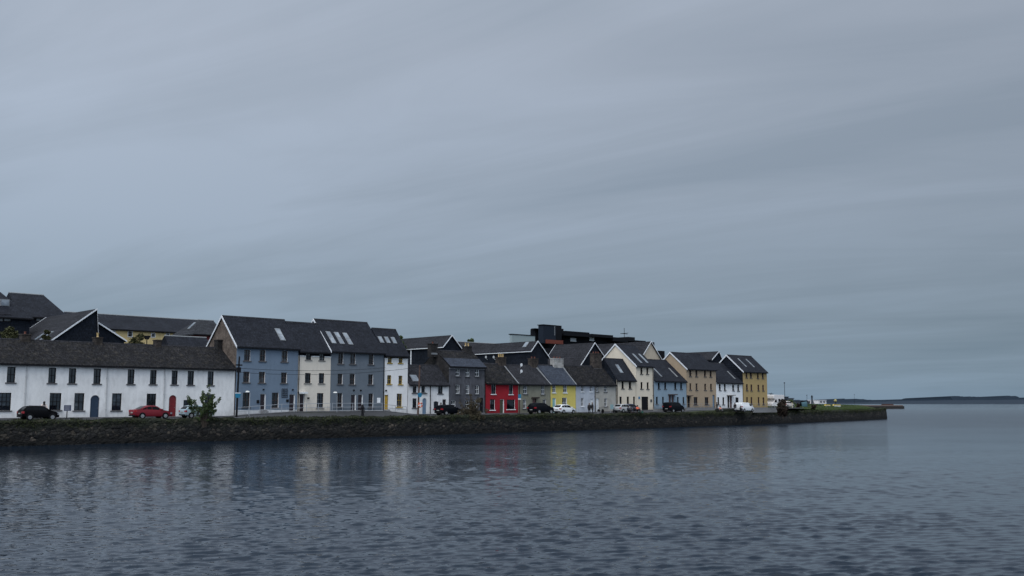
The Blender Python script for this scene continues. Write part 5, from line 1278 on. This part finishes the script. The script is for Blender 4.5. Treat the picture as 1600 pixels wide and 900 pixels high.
# harbour light
d = 130; s, zt = P(1268.5, 617.8, d); zb_ = zat(s, d, 633); root = thing('harbour_light', 'dark harbour light tower with sloping brace beyond the turf', 'tower', s, d, zb_)
m = MB(); m.tube((s, d, zb_), (s, d, zt - .8), .55, 8, .35); m.build('tower', DSH, root); m = MB(); m.lathe((s, d, zt - .8), [(.6, 0), (.6, .15), (.35, .2), (.35, .6), (.1, .85)], 10); m.build('lantern', BLACKP, root); m = MB(); m.tube((s + .3, d, zt - 2), (s + 2.2, d, zb_), .18, 6); m.build('brace', DSH, root)
# yellow topped low walls / mooring blocks
YB = plain('yellow_marking_paint', (.62, .42, .05), .6)
for (x0, x1, lab) in ((1290, 1297.5, 'shorter yellow and white block on the turf, left one of two'), (1303, 1313.5, 'longer yellow and white block on the turf, right one of two')):
    _, dd, zb_ = ground_hit(1306, 635.2); a, zt = P(x0, 632.2, dd); b = sat(x1, dd, zt); zb_ = zat(a, dd, 634.8); root = thing('mooring_block', lab, 'block', (a + b) / 2, dd, zb_, group='yellow and white blocks on the turf')
    m = MB(); zm = zb_ + (zt - zb_) * .5; m.box(a, b, dd, dd + .3, zb_ - .5, zm); m.build('base', WHITEP, root); m = MB(); m.prism([(a - .1, zm + .002), (b + .1, zm + .002), (b - .1, zt), (a + .1, zt)], dd - .02, dd + .32, axis='d'); m.build('cap', YB, root)
dd = 28; s, zc = P(1305.3, 626.2, dd); m = MB(); prof = [(.43 * math.sin(a), -.43 * math.cos(a)) for a in [math.pi * (i + .3) / 10.6 for i in range(11)]]; m.lathe((s, dd, zc), prof, 16, 0); m.tube((s, dd, zc - 1.2), (s, dd, zc - .4), .08, 8, m=1)
tag(m.build('marker_ball', [plain('dull_yellow_ball', (.30, .26, .10), .7), BLACKP], org=(s, dd, zc - 1.2), smooth=True), 'round dull yellow marker ball on a short pole above the turf', 'marker')
s, d = sat(1238, 4), 4; z = gz(s, d); root = thing('bollard_post', 'pale yellow post on the turf right of the dark bush', 'post', s, d, z); m = MB(); m.tube((s, d, z - .1), (s, d, z + 1.15), .09, 10); m.build('post', plain('pale_post', (.5, .48, .35), .6), root); m = MB(); m.lathe((s, d, z + 1.15), [(.11, 0), (.11, .05), (.06, .1)], 10); m.build('cap', POT_Y, root)
s, d, z = ground_hit(1256, 635.5); root = thing('upturned_boat', 'teal boat lying on the turf between dark bushes', 'boat', s, d, z)
m = MB(); n_ = 10
for i in range(n_ + 1):
    t = i / n_; x = s - 1.3 + 2.6 * t; w = .75 * math.sin(math.pi * min(.97, max(.05, t * .8 + .12))); hh = 1.0 + .25 * t
    for j in range(9): a = math.pi * j / 8; m.v.append((x, d - w * math.cos(a), z + hh * math.sin(a) ** .8))
for i in range(n_):
    for j in range(8): m.f.append((i * 9 + j, (i + 1) * 9 + j, (i + 1) * 9 + j + 1, i * 9 + j + 1)); m.m.append(0)
m.build('hull', plain('teal_boat_paint', (.03, .08, .10), .5), root, smooth=True); m = MB(); m.box(s - 1.3, s + 1.3, d - .05, d + .05, z + 1.0, z + 1.32); m.build('keel', BLACKP, root)
tpx('dark low bush at the left of the teal boat', 1247, 630, 641, 9, 5, LR, n=900, leaf=.14, trunk=.1, seed=31, clumps=12, name='low_bush', cat='bush', bushy=True, group='low bushes on the turf')
tpx('dark low bush at the right of the teal boat', 1270, 633.5, 641, 12, 2, LR, n=900, leaf=.14, trunk=.1, seed=32, clumps=12, name='low_bush', cat='bush', bushy=True, group='low bushes on the turf')
tpx('green hedge clump behind the pale car', 1232, 627, 636, 24, 16, LG, n=1600, leaf=.16, trunk=.1, seed=33, clumps=18, name='low_bush', cat='bush', bushy=True, group='low bushes on the turf')

# ------------------------------------------------------------------ far pier and far shore (world space)
def world_obj(name, verts, faces, mat, smooth=False):
    me = bpy.data.meshes.new(name); me.from_pydata(verts, [], faces); me.materials.append(mat)
    if smooth: me.polygons.foreach_set('use_smooth', [True] * len(faces))
    o = bpy.data.objects.new(name, me); col.objects.link(o); return o
def wbox(x0, x1, y0, y1, z0, z1):
    return [(x0, y0, z0), (x1, y0, z0), (x1, y1, z0), (x0, y1, z0), (x0, y0, z1), (x1, y0, z1), (x1, y1, z1), (x0, y1, z1)], [(0, 3, 2, 1), (4, 5, 6, 7), (0, 1, 5, 4), (1, 2, 6, 5), (2, 3, 7, 6), (3, 0, 4, 7)]
v, f = wbox(220, 284, 726, 740, -1, 1.9); o = world_obj('far_pier', v, f, plain('dark_pier_stone', (.02, .018, .018), .9)); tag(o, 'dark low pier sticking out into the bay beyond the end of the quay', 'pier')
v, f = wbox(220, 283.5, 727, 739, 1.91, 2.6); o2 = world_obj('pier_deck', v, f, plain('sandy_pier_deck', (.13, .10, .09), .9)); o2.parent = o
v, f = wbox(270, 277, 728, 733, 2.61, 3.4); o2 = world_obj('pier_shelter', v, f, plain('red_brown_shelter', (.06, .028, .024), .9)); o2.parent = o
def hills(y, prof, mat, jag, seed, step, name='hills'):
    rg = np.random.default_rng(seed); xs = np.arange(prof[0][0], prof[-1][0], step); hs = np.interp(xs, [p[0] for p in prof], [p[1] for p in prof])
    j = rg.uniform(0, 1, len(xs)); j2 = np.interp(np.arange(len(xs)), np.arange(0, len(xs), 7), rg.uniform(0, 1, len(np.arange(0, len(xs), 7))))
    hs = hs + jag * (j * .5 + j2) * (hs > 3)
    X = (xs - 800) / FOC * y; Hh = hs * y / FOC
    v = []; f = []
    for i in range(len(xs)):
        v += [(X[i], y - 60, -1), (X[i], y, CH * 0 + Hh[i]), (X[i], y + 500, Hh[i] * .8), (X[i], y + 700, -1)]
    for i in range(len(xs) - 1):
        for k in range(3): f.append((i * 4 + k, (i + 1) * 4 + k, (i + 1) * 4 + k + 1, i * 4 + k + 1))
    o = world_obj(name, v, f, mat); tag(o, kind='structure'); return o
HZ1 = plain('haze_tinted_woodland', (.018, .026, .037), 1, var=.3, spec=0); HZ2 = plain('haze_tinted_shore', (.030, .040, .054), 1, var=.2, spec=0)  # distance haze is mixed into these bluish base colours, there is no mist volume
# heights in pixels above the waterline of the far shore
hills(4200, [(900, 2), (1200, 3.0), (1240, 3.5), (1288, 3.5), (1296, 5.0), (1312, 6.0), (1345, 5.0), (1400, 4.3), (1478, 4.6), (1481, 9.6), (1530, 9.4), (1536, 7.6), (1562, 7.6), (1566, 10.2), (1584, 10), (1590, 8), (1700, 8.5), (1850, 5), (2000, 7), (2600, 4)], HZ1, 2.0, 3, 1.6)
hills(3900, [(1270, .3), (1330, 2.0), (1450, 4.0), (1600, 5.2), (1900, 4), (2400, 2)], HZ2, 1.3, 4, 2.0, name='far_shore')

# ------------------------------------------------------------------ water
def water_mesh():
    Ys = [-250, -120, -60, -30, -12, 0, 5]; y = 8.0
    while y < 17: Ys.append(y); y *= 1.02
    while y < 90: Ys.append(y); y *= 1.0032
    while y < 260: Ys.append(y); y *= 1.0055
    while y < 16000: Ys.append(y); y *= 1.07
    Ys = np.array(Ys); c = np.concatenate([[-40, -15, -6, -3, -2, -1.4, -1.05], np.linspace(-.8, .8, 700), [1.05, 1.4, 2, 3, 6, 15, 40]])
    g = np.maximum(Ys, 6)
    X = g[:, None] * c[None, :]; Y = np.repeat(Ys[:, None], len(c), 1); Z = np.zeros_like(X)
    DX = np.zeros_like(X); DY = np.zeros_like(X)
    rg = np.random.default_rng(11)
    cell = g[:, None] * .0033
    # patchiness
    def fbm(sc, seed, n=5):
        r2 = np.random.default_rng(seed); out = np.zeros_like(X)
        for i in range(n):
            a = r2.uniform(0, 2 * np.pi); k = sc * r2.uniform(.5, 2.0); out += np.sin(X * k * np.cos(a) * .6 + Y * k * np.sin(a) + r2.uniform(0, 6.3))
        return out / n
    patch = np.clip(.72 + .8 * fbm(.10, 5, 6) + .55 * fbm(.33, 8, 6), .15, 1.45)
    side = np.clip(1.05 - .55 * (X / np.maximum(Y, 10) + .05), .45, 1.2)
    for i in range(36):
        lam = np.exp(rg.uniform(np.log(.20), np.log(.95))); th = rg.normal(np.pi / 2 + .14, .38); k = 2 * np.pi / lam
        amp = .056 * lam * rg.uniform(.5, 1.2) * (.7 if lam > .7 else 1)
        fade = np.clip(lam / (cell * 2.6) - .6, 0, 1)
        ph = (X * np.cos(th) + Y * np.sin(th)) * k + rg.uniform(0, 6.3)
        w = np.sin(ph) + .38 * np.sin(2 * ph)
        a1, a2 = rg.uniform(0, 6.3, 2); ke = k * .23; env = np.clip(.2 + 1.2 * np.sin(X * ke * 1.3 + a1 + np.sin(Y * ke * .7)) * np.sin(Y * ke + a2 + 1.4 * np.sin(X * ke * .6 + a1)), 0, 1.4); w = w * env
        Z += amp * fade * w / 3.2; cc_ = amp * fade * np.cos(ph) * env * .8 / 3.2; DX += cc_ * np.cos(th); DY += cc_ * np.sin(th)
    Z *= patch * side
    sg_ = .012; Z = Z + .25 * Z * np.tanh(Z / sg_) * (Z > 0)
    off_ = (Y < 8) | (np.abs(X) > .79 * g[:, None]); Z[off_] = 0; DX[off_] = 0; DY[off_] = 0
    X = X + DX * patch * side; Y = Y + DY * patch * side
    nr, nc = X.shape
    V = np.stack([X, Y, Z], -1).reshape(-1, 3); idx = np.arange(nr * nc).reshape(nr, nc)
    F_ = np.stack([idx[:-1, :-1], idx[:-1, 1:], idx[1:, 1:], idx[1:, :-1]], -1).reshape(-1, 4)
    me = bpy.data.meshes.new('water'); me.vertices.add(len(V)); me.vertices.foreach_set('co', V.ravel())
    me.loops.add(F_.size); me.loops.foreach_set('vertex_index', F_.ravel().astype(np.int32)); me.polygons.add(len(F_))
    me.polygons.foreach_set('loop_start', np.arange(0, F_.size, 4, dtype=np.int32)); me.polygons.foreach_set('loop_total', np.full(len(F_), 4, dtype=np.int32))
    me.update(calc_edges=True); me.validate(); me.polygons.foreach_set('use_smooth', [True] * len(me.polygons))
    o = bpy.data.objects.new('water', me); col.objects.link(o); return o
wt = water_mesh(); tag(wt, kind='structure')
m, nt, b = new_mat('sea_water')
b.inputs['Base Color'].default_value = (.0035, .010, .020, 1); b.inputs['Roughness'].default_value = .03; b.inputs['IOR'].default_value = 1.26
n1 = noise(nt, 1.0, 5, .6, mapscale=(.9, 2.0, 1)); n2 = noise(nt, 3.6, 4, .6, mapscale=(.8, 1.7, 1)); n3 = noise(nt, .05, 4, .6, mapscale=(.6, 1.6, 1))
mr = nd(nt, 'ShaderNodeMapRange'); nt.links.new(n3.outputs[0], mr.inputs[0]); mr.inputs[1].default_value = .35; mr.inputs[2].default_value = .65; mr.inputs[3].default_value = .35; mr.inputs[4].default_value = 1.1
bp1 = nd(nt, 'ShaderNodeBump', Distance=.085); bp2 = nd(nt, 'ShaderNodeBump', Distance=.03)
tcw = nt.nodes.new('ShaderNodeTexCoord'); sw = nt.nodes.new('ShaderNodeSeparateXYZ'); nt.links.new(tcw.outputs['Object'], sw.inputs[0])
fm = nd(nt, 'ShaderNodeMapRange'); nt.links.new(sw.outputs[1], fm.inputs[0]); fm.inputs[1].default_value = 45; fm.inputs[2].default_value = 190; fm.inputs[3].default_value = .008; fm.inputs[4].default_value = .14
nt.links.new(fm.outputs[0], bp1.inputs['Distance'])
fm2 = nd(nt, 'ShaderNodeMapRange'); nt.links.new(sw.outputs[1], fm2.inputs[0]); fm2.inputs[1].default_value = 35; fm2.inputs[2].default_value = 110; fm2.inputs[3].default_value = .005; fm2.inputs[4].default_value = .035
nt.links.new(fm2.outputs[0], bp2.inputs['Distance'])
fm3 = nd(nt, 'ShaderNodeMapRange'); nt.links.new(sw.outputs[1], fm3.inputs[0]); fm3.inputs[1].default_value = 60; fm3.inputs[2].default_value = 210; fm3.inputs[3].default_value = .04; fm3.inputs[4].default_value = .20
fm4 = nd(nt, 'ShaderNodeMapRange'); nt.links.new(sw.outputs[1], fm4.inputs[0]); fm4.inputs[1].default_value = 300; fm4.inputs[2].default_value = 900; fm4.inputs[3].default_value = .20; fm4.inputs[4].default_value = .07
mn = nd(nt, 'ShaderNodeMath', operation='MINIMUM'); nt.links.new(fm3.outputs[0], mn.inputs[0]); nt.links.new(fm4.outputs[0], mn.inputs[1]); nt.links.new(mn.outputs[0], b.inputs['Roughness'])
nt.links.new(mr.outputs[0], bp1.inputs['Strength']); nt.links.new(n1.outputs[0], bp1.inputs['Height']); nt.links.new(mr.outputs[0], bp2.inputs['Strength']); nt.links.new(n2.outputs[0], bp2.inputs['Height']); nt.links.new(bp1.outputs[0], bp2.inputs['Normal']); nt.links.new(bp2.outputs[0], b.inputs['Normal'])
wt.data.materials.append(m)
# sea bed so nothing is hollow from the side
v, f = wbox(-16000, 16000, -300, 16000, -12, -8); o = world_obj('sea_bed', v, f, plain('sea_bed_mud', (.02, .02, .02), 1)); tag(o, kind='structure')

# ------------------------------------------------------------------ sky and light
SUN_EL, SUN_AZ = R(48), R(205)
w = bpy.data.worlds.new('World'); scene.world = w; w.use_nodes = True; nt = w.node_tree; nt.nodes.clear()
out = nt.nodes.new('ShaderNodeOutputWorld'); bg = nt.nodes.new('ShaderNodeBackground'); nt.links.new(bg.outputs[0], out.inputs[0])
sky = nt.nodes.new('ShaderNodeTexSky'); sky.sky_type = 'NISHITA'; sky.sun_disc = False; sky.sun_elevation = SUN_EL; sky.sun_rotation = SUN_AZ; sky.altitude = 0; sky.air_density = 1.2; sky.dust_density = 4
tc = nt.nodes.new('ShaderNodeTexCoord'); sep = nt.nodes.new('ShaderNodeSeparateXYZ'); nt.links.new(tc.outputs['Generated'], sep.inputs[0])
# cloud layer: direction projected on a flat deck overhead
zc = nd(nt, 'ShaderNodeMath', operation='ADD'); nt.links.new(sep.outputs[2], zc.inputs[0]); zc.inputs[1].default_value = .13
zm = nd(nt, 'ShaderNodeMath', operation='MAXIMUM'); nt.links.new(zc.outputs[0], zm.inputs[0]); zm.inputs[1].default_value = .05
dx = nd(nt, 'ShaderNodeMath', operation='DIVIDE'); dy = nd(nt, 'ShaderNodeMath', operation='DIVIDE')
nt.links.new(sep.outputs[0], dx.inputs[0]); nt.links.new(zm.outputs[0], dx.inputs[1]); nt.links.new(sep.outputs[1], dy.inputs[0]); nt.links.new(zm.outputs[0], dy.inputs[1])
cx = nt.nodes.new('ShaderNodeCombineXYZ'); nt.links.new(dx.outputs[0], cx.inputs[0]); nt.links.new(dy.outputs[0], cx.inputs[1])
def cloudnoise(sc, scale, rot, detail, rough, loc=(0, 0, 0), dist=0):
    m0 = nt.nodes.new('ShaderNodeMapping'); m0.inputs['Rotation'].default_value = (0, 0, R(rot)); nt.links.new(cx.outputs[0], m0.inputs[0])
    mp = nt.nodes.new('ShaderNodeMapping'); mp.inputs['Scale'].default_value = scale; mp.inputs['Location'].default_value = loc; nt.links.new(m0.outputs[0], mp.inputs[0])
    n = nd(nt, 'ShaderNodeTexNoise', Scale=sc, Detail=detail, Roughness=rough, Distortion=dist); nt.links.new(mp.outputs[0], n.inputs['Vector']); return n
c1_ = cloudnoise(.8, (.55, 1, 1), -138, 5, .45, (5.3, 1.7, 0), .8); c2_ = cloudnoise(1.5, (.30, 1.3, 1), -152, 8, .6, (1.2, 7.7, 0), 1.3)
cm_ = nd(nt, 'ShaderNodeMath', operation='MULTIPLY_ADD'); nt.links.new(c2_.outputs[0], cm_.inputs[0]); cm_.inputs[1].default_value = .62; nt.links.new(c1_.outputs[0], cm_.inputs[2])
cr = ramp(nt, cm_.outputs[0], [(.60, (.87, .89, .90)), (.82, (1.0, 1.0, 1.0)), (1.0, (1.11, 1.105, 1.11))])
# elevation gradient (overcast: darker at the horizon, bright overhead)
el = ramp(nt, sep.outputs[2], [(0, (.195, .278, .365)), (.02, (.215, .295, .375)), (.07, (.220, .290, .362)), (.18, (.290, .353, .436)), (.34, (.348, .402, .486)), (.66, (.38, .44, .52)), (.84, (.95, 1.0, 1.07)), (1, (1.7, 1.75, 1.8))])
bk = nd(nt, 'ShaderNodeMapRange'); nt.links.new(sep.outputs[1], bk.inputs[0]); bk.inputs[1].default_value = .35; bk.inputs[2].default_value = -.5; bk.inputs[3].default_value = 1.0; bk.inputs[4].default_value = 2.5
lf = nd(nt, 'ShaderNodeMapRange'); nt.links.new(sep.outputs[0], lf.inputs[0]); lf.inputs[1].default_value = -.5; lf.inputs[2].default_value = .5; lf.inputs[3].default_value = 1.13; lf.inputs[4].default_value = .88
cc = mix(nt, 1.0, el.outputs[0], cr.outputs[0], 'MULTIPLY')
def vmul(col_, val):
    v_ = nt.nodes.new('ShaderNodeVectorMath'); v_.operation = 'SCALE'; nt.links.new(col_, v_.inputs[0]); nt.links.new(val, v_.inputs['Scale']); return v_.outputs[0]
cc = vmul(vmul(cc, bk.outputs[0]), lf.outputs[0])
ad = nt.nodes.new('ShaderNodeVectorMath'); ad.operation = 'MULTIPLY_ADD'; nt.links.new(sky.outputs[0], ad.inputs[0]); ad.inputs[1].default_value = (.003, .003, .003); nt.links.new(cc, ad.inputs[2])
nt.links.new(ad.outputs[0], bg.inputs[0]); bg.inputs[1].default_value = 1.0
sl = bpy.data.lights.new('sun', 'SUN'); sl.energy = 1.1; sl.angle = R(25); sl.color = (1, .97, .93); so = bpy.data.objects.new('sun', sl); col.objects.link(so)
# sun behind and left of the camera, high
so.rotation_euler = Vector((math.sin(SUN_AZ) * math.cos(SUN_EL), math.cos(SUN_AZ) * math.cos(SUN_EL), math.sin(SUN_EL))).to_track_quat('Z', 'Y').to_euler()

# ------------------------------------------------------------------ camera
cd = bpy.data.cameras.new('camera'); cam = bpy.data.objects.new('camera', cd); col.objects.link(cam); scene.camera = cam
cam.location = (0, 0, CH); cam.rotation_euler = (math.pi / 2 + PIT, 0, 0); cd.sensor_width = 36; cd.lens = FOC / 1600 * 36; cd.clip_start = .5; cd.clip_end = 30000
scene.view_settings.view_transform = 'Standard'; scene.view_settings.look = 'None'; scene.view_settings.exposure = 0
scene.render.resolution_x = 1024; scene.render.resolution_y = 576
